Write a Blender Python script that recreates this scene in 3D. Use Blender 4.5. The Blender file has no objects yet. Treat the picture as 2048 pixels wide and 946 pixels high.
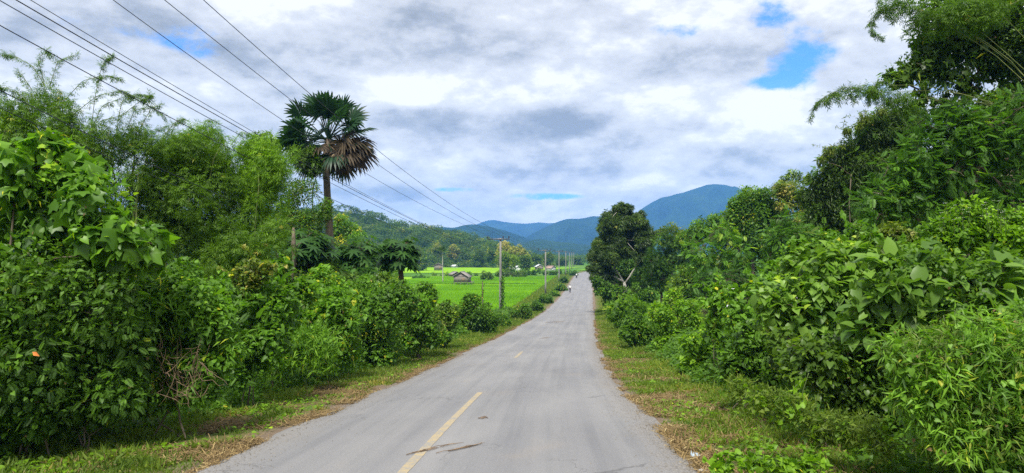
import bpy, math, random
import numpy as np

# ------------------------------------------------------------------ scene, camera, world, sun, exposure
sc = bpy.context.scene
COL = sc.collection
F = 1400.0                     # focal length in pixels of a 2048 px wide frame
EYE = 1.75
cam_d = bpy.data.cameras.new("camera")
cam = bpy.data.objects.new("camera", cam_d)
COL.objects.link(cam)
cam_d.sensor_width = 36.0
cam_d.lens = F / 2048 * 36.0
cam_d.clip_start = 0.1
cam_d.clip_end = 30000
cam.location = (0, 0, EYE)
cam.rotation_euler = (math.radians(90) + math.atan(32 / F), 0, 0)
sc.camera = cam

SUN_EL, SUN_AZ = math.radians(58), math.radians(193)      # azimuth clockwise from +Y: behind and to the left
sun_d = bpy.data.lights.new("sun", "SUN")
sun_d.energy = 3.6
sun_d.angle = math.radians(16)
sun_d.color = (1.0, 0.96, 0.88)
sun = bpy.data.objects.new("sun", sun_d)
COL.objects.link(sun)
sun.rotation_euler = (math.radians(90) - SUN_EL, 0, math.pi - SUN_AZ)

world = bpy.data.worlds.new("World")
sc.world = world
world.use_nodes = True
sc.view_settings.view_transform = 'Standard'
sc.view_settings.look = 'None'
sc.view_settings.exposure = 0.9
sc.view_settings.gamma = 1.0
sc.view_settings.use_curve_mapping = False
sc.cycles.use_denoising = False
sc.cycles.max_bounces = 7
sc.cycles.diffuse_bounces = 5
sc.cycles.glossy_bounces = 2
sc.cycles.transmission_bounces = 3
sc.cycles.volume_bounces = 2
sc.cycles.transparent_max_bounces = 4
sc.cycles.use_adaptive_sampling = True
sc.cycles.adaptive_threshold = 0.008


class NT:
    """tiny node helper"""
    def __init__(s, tree):
        s.t = tree
        s.n = tree.nodes
        s.l = tree.links
        s.n.clear()

    def node(s, kind, **kw):
        n = s.n.new(kind)
        for k, v in kw.items():
            setattr(n, k, v)
        return n

    def put(s, sock, v):
        if v is None:
            return
        if isinstance(v, bpy.types.NodeSocket):
            s.l.new(v, sock)
        else:
            sock.default_value = v

    def math(s, op, a, b=None, c=None, clamp=False):
        n = s.node('ShaderNodeMath', operation=op, use_clamp=clamp)
        for i, v in enumerate((a, b, c)):
            if v is not None:
                s.put(n.inputs[i], v)
        return n.outputs[0]

    def mix(s, fac, a, b, mode='MIX'):
        n = s.node('ShaderNodeMix', data_type='RGBA', blend_type=mode)
        s.put(n.inputs[0], fac)
        s.put(n.inputs[6], a)
        s.put(n.inputs[7], b)
        return n.outputs[2]

    def noise(s, vec, scale, detail=4, rough=0.5, dist=0.0, lac=2.0):
        n = s.node('ShaderNodeTexNoise')
        n.inputs['Scale'].default_value = scale
        n.inputs['Detail'].default_value = detail
        n.inputs['Roughness'].default_value = rough
        n.inputs['Distortion'].default_value = dist
        n.inputs['Lacunarity'].default_value = lac
        if vec is not None:
            s.l.new(vec, n.inputs['Vector'])
        return n.outputs['Fac']

    def smooth(s, x, lo, hi, a=0.0, b=1.0):
        n = s.node('ShaderNodeMapRange', interpolation_type='SMOOTHSTEP')
        s.put(n.inputs[0], x)
        s.put(n.inputs[1], lo)
        s.put(n.inputs[2], hi)
        s.put(n.inputs[3], a)
        s.put(n.inputs[4], b)
        return n.outputs[0]

    def ramp(s, fac, stops):
        n = s.node('ShaderNodeValToRGB')
        el = n.color_ramp.elements
        while len(el) < len(stops):
            el.new(0.5)
        for e, (p, c) in zip(el, stops):
            e.position = p
            e.color = (*c, 1)
        s.put(n.inputs[0], fac)
        return n.outputs[0]

    def xyz(s, x, y, z):
        n = s.node('ShaderNodeCombineXYZ')
        for i, v in enumerate((x, y, z)):
            s.put(n.inputs[i], v)
        return n.outputs[0]


def build_sky():
    N = NT(world.node_tree)
    out = N.node('ShaderNodeOutputWorld')
    tc = N.node('ShaderNodeTexCoord')
    sky = N.node('ShaderNodeTexSky', sky_type='NISHITA')
    sky.sun_disc = False
    sky.sun_elevation = SUN_EL
    sky.sun_rotation = SUN_AZ
    sky.altitude = 300
    sky.air_density = 1.0
    sky.dust_density = 0.6
    sky.ozone_density = 2.0
    sep = N.node('ShaderNodeSeparateXYZ')
    N.l.new(tc.outputs['Generated'], sep.inputs[0])
    x, y, z = sep.outputs
    az = N.math('ARCTAN2', x, y)
    el = N.math('ARCSINE', z)
    zc = N.math('MAXIMUM', z, 0.0)
    den = N.math('ADD', zc, 0.20)
    # a cloud deck seen in perspective, flattening towards the horizon
    px = N.math('DIVIDE', x, den)
    py = N.math('DIVIDE', y, den)
    P = N.xyz(px, py, 0.0)
    big = N.noise(P, 1.0, 5, 0.5, 0.0)

    def deck(dz, detail):
        zz = N.math('ADD', N.math('MULTIPLY', z, 2.0), dz)
        return N.noise(N.xyz(x, y, zz), 4.0, detail, 0.59, 0.0)
    lobes = deck(0.0, 11)
    below = deck(-0.10, 5)
    mid = deck(-0.028, 9)
    puff = N.math('ABSOLUTE', N.math('MULTIPLY', N.math('SUBTRACT', N.noise(N.xyz(x, y, N.math('MULTIPLY', z, 2.2)), 7.0, 9, 0.58, 0.0), 0.5), 2.0))
    edge = N.noise(N.xyz(x, y, N.math('MULTIPLY', z, 1.6)), 13.0, 9, 0.66, 0.0)

    def blob(cx, cy, sx, sy):
        a0 = math.atan((cx - 1024) / F)
        e0 = math.atan((505 - cy) / F * math.cos(a0))
        u = N.math('MULTIPLY', N.math('SUBTRACT', az, a0), F / sx)
        v = N.math('MULTIPLY', N.math('SUBTRACT', el, e0), F / sy)
        r2 = N.math('ADD', N.math('MULTIPLY', u, u), N.math('MULTIPLY', v, v))
        return N.math('POWER', 2.718, N.math('MULTIPLY', r2, -1.0))

    def total(items):
        acc = None
        for (cx, cy, sx, sy, w) in items:
            t = N.math('MULTIPLY', blob(cx, cy, sx, sy), w)
            acc = t if acc is None else N.math('ADD', acc, t)
        return acc
    holes = total([(1612, 112, 62, 52, 1.2), (1358, 60, 60, 18, 1.15), (1540, 30, 40, 36, 1.1), (1545, 165, 60, 14, 1.1),
                   (1850, 172, 110, 28, 1.1), (1085, 393, 90, 8, .85), (915, 379, 75, 6, .75),
                   (350, 65, 130, 26, .60), (60, 25, 90, 24, .40), (455, 110, 80, 26, .48)])
    lum = total([(830, 240, 120, 48, -.36), (1085, 238, 150, 36, -.46), (700, 140, 330, 70, -.22), (1250, 340, 230, 22, -.16),
                 (795, 188, 75, 28, .42), (590, 30, 300, 60, -.12), (1080, 60, 160, 60, .16), (1560, 200, 90, 34, .18), (1250, 190, 140, 30, .16),
                 (1320, 140, 120, 40, -.10), (690, 395, 200, 26, -.16), (900, 420, 170, 20, .16), (1230, 285, 160, 16, .18),
                 (980, 300, 70, 26, .16), (180, 130, 240, 90, -.06), (1000, 345, 260, 16, -.10), (450, 200, 160, 40, .08)])
    ragged = N.math('ADD', N.math('MULTIPLY', N.math('SUBTRACT', edge, 0.5), 3.6), N.math('MULTIPLY', N.math('SUBTRACT', lobes, 0.5), -2.2))
    h = N.math('ADD', holes, N.math('MULTIPLY', ragged, N.smooth(holes, 0.08, 0.55)))
    hole = N.smooth(h, 0.38, 1.30, 0.0, 0.92)
    # denser cloud below than here: a lit top; lighter below: a grey underside
    shade = N.math('ADD', N.math('MULTIPLY', N.math('SUBTRACT', below, lobes), 1.6), N.math('MULTIPLY', N.math('SUBTRACT', mid, lobes), 2.2))
    b = N.math('ADD', N.math('MULTIPLY', N.math('SUBTRACT', big, 0.5), -0.8), 0.74)
    b = N.math('ADD', b, shade)
    b = N.math('ADD', b, N.math('MULTIPLY', N.math('SUBTRACT', puff, 0.22), 0.60))
    b = N.math('ADD', b, N.math('MULTIPLY', N.math('SUBTRACT', edge, 0.5), 0.30))
    b = N.math('ADD', b, N.math('MULTIPLY', lum, 1.1))
    cloud = N.ramp(b, [(0.0, (.20, .215, .235)), (0.28, (.285, .30, .325)), (0.52, (.40, .41, .43)), (0.78, (.475, .485, .505)), (1.0, (.60, .60, .60))])
    low = N.math('POWER', 2.718, N.math('MULTIPLY', N.math('MAXIMUM', el, 0.0), -9.0))
    boost = N.math('ADD', N.math('MULTIPLY', low, 0.85), 1.0)
    # clear sky
    bgs = N.node('ShaderNodeBackground')
    blue = N.mix(1.0, sky.outputs[0], (0.30, 0.80, 1.35, 1), 'MULTIPLY')
    N.l.new(blue, bgs.inputs[0])
    bgs.inputs[1].default_value = 0.11
    bgc = N.node('ShaderNodeBackground')
    warm = N.mix(low, cloud, N.mix(1.0, cloud, (1.18, 1.12, .86, 1), 'MULTIPLY'))
    N.l.new(warm, bgc.inputs[0])
    N.l.new(boost, bgc.inputs[1])
    mx = N.node('ShaderNodeMixShader')
    N.l.new(hole, mx.inputs[0])
    N.l.new(bgc.outputs[0], mx.inputs[1])
    N.l.new(bgs.outputs[0], mx.inputs[2])
    N.l.new(mx.outputs[0], out.inputs[0])


build_sky()
world.cycles.sampling_method = 'MANUAL'
world.cycles.sample_map_resolution = 512

# ------------------------------------------------------------------ helpers
RNG = np.random.default_rng(7)
random.seed(7)


def hash2(ix, iy, seed=0):
    h = (ix * 374761393 + iy * 668265263 + seed * 974634777) & 0xFFFFFFFF
    h = ((h ^ (h >> 13)) * 1274126177) & 0xFFFFFFFF
    return ((h ^ (h >> 16)) & 0xFFFF) / 65535.0


def vnoise(x, y, seed=0):
    x = np.asarray(x, float); y = np.asarray(y, float)
    ix = np.floor(x).astype(np.int64); iy = np.floor(y).astype(np.int64)
    fx = x - ix; fy = y - iy
    fx = fx * fx * (3 - 2 * fx); fy = fy * fy * (3 - 2 * fy)
    a = hash2(ix, iy, seed); b = hash2(ix + 1, iy, seed); c = hash2(ix, iy + 1, seed); d = hash2(ix + 1, iy + 1, seed)
    return (a * (1 - fx) + b * fx) * (1 - fy) + (c * (1 - fx) + d * fx) * fy


def fbm(x, y, seed=0, oct=4):
    s = 0; a = .5; t = 0
    for i in range(oct):
        s = s + a * vnoise(np.asarray(x) * 2 ** i, np.asarray(y) * 2 ** i, seed + i); t += a; a *= .5
    return s / t


def sstep(a, b, x):
    t = np.clip((np.asarray(x, float) - a) / (b - a), 0, 1)
    return t * t * (3 - 2 * t)


ROAD_D = [-30, -8, 0, 8.2, 12, 19.8, 30.2, 42, 56, 76, 97.7, 120, 153, 254, 275, 300, 340, 500, 12000]
ROAD_H = [1.2, .55, 0, -.82, -1.21, -1.88, -2.67, -3.38, -4.08, -5.05, -5.85, -6.25, -6.45, -6.45, -6.50, -6.9, -7.0, -7.0, -7.0]
ROAD_C = [-1.6, -1.25, -1.1, -.85, -.66, -.17, .76, 2.05, 3.64, 5.9, 8.3, 10.85, 14.6, 25.8, 28.3, 32.2, 41.5, 110, 300]
ZF = -6.95                       # level of the rice fields
HALF = 3.0


def smooth_curve(xs, ys, n=3):
    X = np.concatenate([np.arange(-30, 620, 0.5), [1000, 3000, 12000]])
    Y = np.interp(X, xs, ys)
    k = 15
    core = Y[:1300].copy()
    for _ in range(n):
        pad = np.concatenate([core[0] + (core[1] - core[0]) * np.arange(-k, 0), core, core[-1] + (core[-1] - core[-2]) * np.arange(1, k + 1)])
        core = np.convolve(pad, np.ones(2 * k + 1) / (2 * k + 1), 'valid')
    Y[:1300] = core
    return X, Y


_hx, _hy = smooth_curve(ROAD_D, ROAD_H)
_cx, _cy = smooth_curve(ROAD_D, ROAD_C)


def zroad(Y): return np.interp(Y, _hx, _hy)
def croad(Y): return np.interp(Y, _cx, _cy)


def ground(X, Y):
    X = np.asarray(X, float); Y = np.asarray(Y, float)
    s = X - croad(Y)
    zr = zroad(Y)
    # left side
    W = np.interp(Y, [40, 85], [34, 4.5])
    t = sstep(4.6, 4.6 + W, -s)
    left = zr - 0.05 - .12 * sstep(3, 6, -s) + t * (ZF - (zr - .17))
    left = left + .10 * (fbm(X * .6, Y * .6, 3) - .5) * sstep(3.2, 4.5, -s)
    # right side
    near = 1 - sstep(110, 170, Y)
    right = zr - 0.05 + near * (.30 * sstep(4.5, 9, s) + 12.0 * sstep(14, 75, s)) + (1 - near) * (ZF - zr + .05) * sstep(5, 9, s)
    right = right + .14 * (fbm(X * .6, Y * .6, 5) - .5) * sstep(3.2, 4.5, s)
    z = np.where(s < 0, left, right)
    far = sstep(700, 1500, np.hypot(X, Y))
    return z * (1 - far) + far * (ZF - 1.0)


def at(px, py, d):
    return np.array([(px - 1024) * d / F, d, EYE + (505 - py) * d / F])


def new_obj(name, mesh, parent=None, loc=(0, 0, 0)):
    o = bpy.data.objects.new(name, mesh)
    COL.objects.link(o)
    o.location = loc
    if parent is not None:
        o.parent = parent
    return o


def tag(o, label=None, cat=None, group=None, kind=None):
    if label: o['label'] = label
    if cat: o['category'] = cat
    if group: o['group'] = group
    if kind: o['kind'] = kind
    return o


def empty(name, loc, label, cat, group=None, rz=0):
    o = new_obj(name, None, None, loc)
    o.rotation_euler.z = rz
    o.empty_display_size = .2
    return tag(o, label, cat, group)


class MB:
    """collects geometry (numpy) with a per-vertex tint and per-face material index"""
    def __init__(s):
        s.V = []; s.T = []; s.L = []; s.S = []; s.M = []; s.n = 0; s.smooth = False

    def add(s, V, faces, tint=.5, mat=0):
        V = np.asarray(V, float)
        s.V.append(V)
        s.T.append(np.full(len(V), tint) if np.isscalar(tint) else np.asarray(tint))
        s.L.append(np.array([i for f in faces for i in f], np.int64) + s.n)
        s.S.append(np.array([len(f) for f in faces], np.int64))
        s.M.append(np.full(len(faces), mat, np.int64))
        s.n += len(V)

    def scatter(s, tpl, P, D, U, size, tint, mat=0, sx=None):
        """copies of a leaf template: +Y along D, +Z along U"""
        TV, TF = tpl
        N = len(P)
        if N == 0: return
        D = D / np.maximum(np.linalg.norm(D, axis=1, keepdims=True), 1e-6)
        Xa = np.cross(D, U)
        nx = np.linalg.norm(Xa, axis=1, keepdims=True)
        bad = nx[:, 0] < 1e-3
        Xa[bad] = np.cross(D[bad], np.array([.3, .5, .8])); nx = np.linalg.norm(Xa, axis=1, keepdims=True)
        Xa = Xa / np.maximum(nx, 1e-6)
        Za = np.cross(Xa, D)
        size = np.asarray(size, float).reshape(-1, 1, 1) if not np.isscalar(size) else size
        wx = 1.0 if sx is None else np.asarray(sx).reshape(-1, 1, 1)
        V = P[:, None, :] + size * (TV[None, :, 0:1] * wx * Xa[:, None, :] + TV[None, :, 1:2] * D[:, None, :] + TV[None, :, 2:3] * Za[:, None, :])
        k = len(TV)
        s.V.append(V.reshape(-1, 3))
        s.T.append(np.repeat(tint, k))
        lens = np.array([len(f) for f in TF]); flat = np.array([i for f in TF for i in f])
        s.L.append((flat[None, :] + (np.arange(N) * k)[:, None]).reshape(-1) + s.n)
        s.S.append(np.tile(lens, N))
        s.M.append(np.full(N * len(TF), mat, np.int64))
        s.n += N * k

    def tube(s, pts, rad, sides=6, tint=.5, mat=0, cap=True):
        pts = np.asarray(pts, float); n = len(pts)
        rad = np.full(n, rad) if np.isscalar(rad) else np.asarray(rad)
        T = np.gradient(pts, axis=0); T /= np.maximum(np.linalg.norm(T, axis=1, keepdims=True), 1e-9)
        ref = np.array([0, 0, 1.0]) if abs(T[0][2]) < .9 else np.array([1.0, 0, 0])
        A = np.cross(T, ref); A /= np.maximum(np.linalg.norm(A, axis=1, keepdims=True), 1e-9)
        B = np.cross(T, A)
        ang = np.arange(sides) / sides * 2 * math.pi
        V = pts[:, None] + rad[:, None, None] * (np.cos(ang)[None, :, None] * A[:, None] + np.sin(ang)[None, :, None] * B[:, None])
        F_ = []
        for i in range(n - 1):
            for j in range(sides):
                a = i * sides + j; b = i * sides + (j + 1) % sides
                F_.append((a, b, b + sides, a + sides))
        if cap:
            F_.append(tuple(range(sides))[::-1]); F_.append(tuple((n - 1) * sides + j for j in range(sides)))
        s.add(V.reshape(-1, 3), F_, tint, mat)

    def box(s, c, h, R=None, tint=.5, mat=0):
        v = np.array([[x, y, z] for x in (-1, 1) for y in (-1, 1) for z in (-1, 1)], float) * np.array(h)
        if R is not None: v = v @ np.asarray(R).T
        s.add(v + np.array(c), [(0, 1, 3, 2), (4, 6, 7, 5), (0, 4, 5, 1), (2, 3, 7, 6), (0, 2, 6, 4), (1, 5, 7, 3)], tint, mat)

    def mesh(s, name, mats, smooth=False, origin=None):
        me = bpy.data.meshes.new(name)
        V = np.concatenate(s.V)
        if origin is not None: V = V - np.asarray(origin)
        L = np.concatenate(s.L); S = np.concatenate(s.S)
        me.vertices.add(len(V)); me.vertices.foreach_set("co", V.astype(np.float32).ravel())
        me.loops.add(len(L)); me.loops.foreach_set("vertex_index", L.astype(np.int32))
        me.polygons.add(len(S))
        me.polygons.foreach_set("loop_start", np.concatenate([[0], np.cumsum(S)[:-1]]).astype(np.int32))
        me.polygons.foreach_set("loop_total", S.astype(np.int32))
        me.polygons.foreach_set("material_index", np.concatenate(s.M).astype(np.int32))
        if smooth: me.polygons.foreach_set("use_smooth", np.ones(len(S), bool))
        me.update(calc_edges=True)
        at_ = me.attributes.new("tint", 'FLOAT', 'POINT')
        at_.data.foreach_set("value", np.concatenate(s.T).astype(np.float32))
        for m in (mats if isinstance(mats, (list, tuple)) else [mats]):
            me.materials.append(m)
        return me

    def build(s, name, mats, parent=None, loc=(0, 0, 0), smooth=False, origin=None):
        return new_obj(name, s.mesh(name, mats, smooth, origin), parent, loc)


# ------------------------------------------------------------------ materials
def mat_new(name):
    m = bpy.data.materials.new(name)
    m.use_nodes = True
    return m, NT(m.node_tree)


def leaf_mat(name, dark, light, old=None, gloss=.48, trans=.45, spec=.32):
    """leaf: tint attribute picks the leaf's own age colour; thin, so some light passes through"""
    m, N = mat_new(name)
    out = N.node('ShaderNodeOutputMaterial')
    at_ = N.node('ShaderNodeAttribute', attribute_name='tint')
    oi = N.node('ShaderNodeObjectInfo')
    f = N.math('ADD', at_.outputs['Fac'], N.math('MULTIPLY', N.math('SUBTRACT', oi.outputs['Random'], .5), .16), clamp=True)
    stops = [(0.0, dark), (0.55, tuple(.5 * (a + b) for a, b in zip(dark, light))), (0.9, light)]
    if old: stops.append((1.0, old))
    c = N.ramp(f, stops)
    p = N.node('ShaderNodeBsdfPrincipled')
    N.l.new(c, p.inputs['Base Color'])
    p.inputs['Roughness'].default_value = gloss
    p.inputs['Specular IOR Level'].default_value = spec
    tr = N.node('ShaderNodeBsdfTranslucent')
    c2 = N.mix(1.0, c, (1.25, 1.35, .45, 1), 'MULTIPLY')
    N.l.new(c2, tr.inputs[0])
    mx = N.node('ShaderNodeMixShader')
    mx.inputs[0].default_value = trans
    N.l.new(p.outputs[0], mx.inputs[1]); N.l.new(tr.outputs[0], mx.inputs[2])
    N.l.new(mx.outputs[0], out.inputs[0])
    return m


def plain_mat(name, c1, c2, scale=6, rough=.8, detail=5, metal=0, bump=0, stretch=(1, 1, 1), spec=.3):
    m, N = mat_new(name)
    out = N.node('ShaderNodeOutputMaterial')
    tc = N.node('ShaderNodeTexCoord')
    mp = N.node('ShaderNodeMapping')
    mp.inputs['Scale'].default_value = stretch
    N.l.new(tc.outputs['Object'], mp.inputs[0])
    n = N.noise(mp.outputs[0], scale, detail, .6)
    c = N.ramp(n, [(.3, c1), (.7, c2)])
    p = N.node('ShaderNodeBsdfPrincipled')
    N.l.new(c, p.inputs['Base Color'])
    p.inputs['Roughness'].default_value = rough
    p.inputs['Metallic'].default_value = metal
    p.inputs['Specular IOR Level'].default_value = spec
    if bump:
        b = N.node('ShaderNodeBump'); b.inputs['Strength'].default_value = bump; b.inputs['Distance'].default_value = .02
        N.l.new(n, b.inputs['Height']); N.l.new(b.outputs[0], p.inputs['Normal'])
    N.l.new(p.outputs[0], out.inputs[0])
    return m


M = {}
M['vine'] = leaf_mat('vine_leaf', (0.043, 0.107, 0.012), (0.192, 0.398, 0.025), (0.600, 0.591, 0.035))
M['oval'] = leaf_mat('oval_leaf', (0.038, 0.092, 0.012), (0.174, 0.354, 0.027), (0.518, 0.487, 0.046))
M['bright'] = leaf_mat('bright_leaf', (0.078, 0.184, 0.009), (0.293, 0.517, 0.023), (0.600, 0.600, 0.046))
M['lobed'] = leaf_mat('lobed_leaf', (0.041, 0.113, 0.016), (0.181, 0.371, 0.023), (0.340, 0.518, 0.035), gloss=.4)
M['bamboo'] = leaf_mat('bamboo_leaf', (0.056, 0.128, 0.007), (0.198, 0.362, 0.018), (0.509, 0.403, 0.055))
M['bamboo_b'] = leaf_mat('bright_bamboo_leaf', (0.083, 0.187, 0.008), (0.284, 0.496, 0.022), (0.600, 0.496, 0.061))
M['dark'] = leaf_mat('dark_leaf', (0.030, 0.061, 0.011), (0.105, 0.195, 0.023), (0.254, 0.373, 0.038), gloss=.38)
M['mango'] = leaf_mat('mango_leaf', (0.032, 0.062, 0.016), (0.124, 0.209, 0.037), (0.324, 0.332, 0.066), gloss=.35)
M['pinnate'] = leaf_mat('pinnate_leaf', (0.046, 0.119, 0.019), (0.160, 0.340, 0.039), (0.334, 0.487, 0.046), gloss=.42)
M['broad'] = leaf_mat('broad_leaf', (0.063, 0.145, 0.021), (0.242, 0.407, 0.058), (0.416, 0.561, 0.058), gloss=.42)
M['lance'] = leaf_mat('lance_leaf', (0.071, 0.169, 0.016), (0.251, 0.472, 0.041), (0.600, 0.600, 0.069))
M['yellow'] = leaf_mat('yellow_tip_leaf', (.040, .090, .012), (.210, .280, .040), (.50, .42, .12))
M['palm'] = leaf_mat('palm_frond', (.014, .044, .020), (.045, .110, .050), (.09, .17, .07), gloss=.4)
M['deadpalm'] = leaf_mat('dead_frond', (.030, .022, .013), (.115, .082, .042), (.24, .18, .10), gloss=.7, trans=.1)
M['papaya'] = leaf_mat('papaya_leaf', (0.029, 0.080, 0.021), (0.111, 0.255, 0.037), (0.235, 0.443, 0.032), gloss=.4)
M['grass'] = leaf_mat('verge_blade', (0.074, 0.140, 0.014), (0.222, 0.305, 0.035), (0.468, 0.354, 0.090), gloss=.6)
M['straw'] = leaf_mat('straw', (.10, .062, .026), (.31, .22, .09), (.45, .36, .17), gloss=.8, trans=.1)
M['rice'] = leaf_mat('rice_blade', (.13, .30, .004), (.26, .48, .010), (.38, .55, .02), gloss=.5, trans=.4)
M['forest'] = leaf_mat('forest_leaf', (0.035, 0.078, 0.013), (0.147, 0.249, 0.029), (0.375, 0.362, 0.055), gloss=.6)
M['bark'] = plain_mat('bark', (.06, .045, .03), (.20, .16, .115), 9, .9, bump=.6, stretch=(1, 1, .3))
M['palebark'] = plain_mat('pale_bark', (.20, .19, .16), (.45, .43, .38), 7, .85, bump=.3, stretch=(1, 1, .4))
M['stem'] = plain_mat('green_stem', (.05, .09, .02), (.12, .15, .05), 9, .7)
M['twig'] = plain_mat('dry_twig', (.10, .065, .04), (.30, .21, .13), 12, .9)
M['culm'] = plain_mat('bamboo_culm', (.08, .12, .03), (.22, .24, .08), 5, .5)
M['concrete'] = plain_mat('pole_concrete', (.15, .145, .135), (.30, .29, .27), 3, .9, bump=.2, stretch=(1, 1, .4))
M['steel'] = plain_mat('galvanised_steel', (.10, .10, .11), (.22, .22, .23), 5, .5, metal=.6)
M['ceramic'] = plain_mat('insulator_glaze', (.03, .015, .012), (.06, .03, .02), 3, .2)
M['wire'] = plain_mat('wire_sheath', (.035, .038, .05), (.075, .08, .095), 3, .6)
M['wood'] = plain_mat('weathered_wood', (.13, .11, .095), (.27, .24, .21), 5, .9, stretch=(5, 5, .5))
M['thatch'] = plain_mat('weathered_thatch', (.16, .14, .125), (.33, .30, .27), 4, .95, stretch=(1, 6, 6), bump=.4)
M['tin'] = plain_mat('white_tin_roof', (.55, .56, .58), (.78, .79, .80), 1.2, .5)
M['rust'] = plain_mat('rusty_tin_roof', (.24, .15, .12), (.42, .30, .24), 1.2, .7)
M['brick'] = plain_mat('red_brick', (.22, .07, .05), (.36, .13, .09), 6, .9)
M['stone'] = plain_mat('road_stone', (.10, .092, .08), (.26, .24, .21), 30, .9)
M['soil'] = plain_mat('clay', (.12, .07, .045), (.27, .17, .11), 5, .95, bump=.5)
M['plastic'] = plain_mat('pale_plastic', (.20, .27, .32), (.42, .48, .52), 8, .35)
M['paper'] = plain_mat('pale_litter', (.28, .26, .23), (.48, .46, .41), 6, .8)
M['orange'] = plain_mat('orange_leaf', (.50, .13, .03), (.65, .24, .05), 6, .6)
M['flower'] = plain_mat('white_petal', (.7, .7, .66), (.82, .82, .78), 6, .6)
M['skin'] = plain_mat('skin', (.20, .12, .08), (.28, .17, .12), 6, .6)
M['hair'] = plain_mat('hair', (.012, .01, .009), (.025, .02, .018), 6, .5)
M['white_cloth'] = plain_mat('white_cloth', (.62, .62, .60), (.78, .78, .76), 6, .9)
M['black_cloth'] = plain_mat('black_cloth', (.015, .015, .018), (.03, .03, .035), 6, .9)
M['red_cloth'] = plain_mat('rose_cloth', (.30, .12, .12), (.42, .18, .17), 6, .9)
M['white_paint'] = plain_mat('whitewash', (.6, .6, .58), (.8, .79, .76), 3, .8)


def ground_mat():
    m, N = mat_new('ground_earth_and_grass')
    out = N.node('ShaderNodeOutputMaterial')
    g = N.node('ShaderNodeNewGeometry')
    pos = g.outputs['Position']
    uv = N.node('ShaderNodeUVMap', uv_map='road_uv')
    s = N.node('ShaderNodeSeparateXYZ'); N.l.new(uv.outputs[0], s.inputs[0])
    off = N.math('ABSOLUTE', s.outputs[0])
    n1 = N.noise(pos, .9, 6, .65); n2 = N.noise(pos, 7, 5, .65); n3 = N.noise(pos, .05, 5, .6); n4 = N.noise(pos, 38, 3, .6)
    green = N.ramp(n1, [(.25, (.035, .085, .012)), (.55, (.075, .145, .020)), (.8, (.12, .19, .035))])
    straw = N.ramp(n2, [(.25, (.07, .055, .025)), (.6, (.17, .135, .055)), (.8, (.25, .21, .10))])
    soil = N.ramp(n4, [(.25, (.10, .070, .045)), (.5, (.17, .125, .085)), (.8, (.32, .27, .21))])
    verge = N.mix(N.smooth(n1, .42, .62), straw, green)
    edge = N.math('ADD', off, N.math('MULTIPLY', N.math('SUBTRACT', n2, .5), .9))
    verge = N.mix(N.smooth(edge, 3.25, 3.75), soil, verge)
    far = N.ramp(n3, [(.3, (.045, .12, .010)), (.5, (.075, .19, .014)), (.7, (.13, .20, .035))])
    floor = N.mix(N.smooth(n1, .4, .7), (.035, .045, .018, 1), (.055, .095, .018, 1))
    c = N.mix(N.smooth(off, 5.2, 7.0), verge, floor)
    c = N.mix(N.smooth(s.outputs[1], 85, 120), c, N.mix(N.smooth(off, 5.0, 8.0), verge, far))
    p = N.node('ShaderNodeBsdfPrincipled')
    N.l.new(c, p.inputs['Base Color']); p.inputs['Roughness'].default_value = .95; p.inputs['Specular IOR Level'].default_value = .15
    b = N.node('ShaderNodeBump'); b.inputs['Strength'].default_value = .7; b.inputs['Distance'].default_value = .05
    N.l.new(N.math('ADD', n2, n4), b.inputs['Height']); N.l.new(b.outputs[0], p.inputs['Normal'])
    N.l.new(p.outputs[0], out.inputs[0])
    return m


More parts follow.
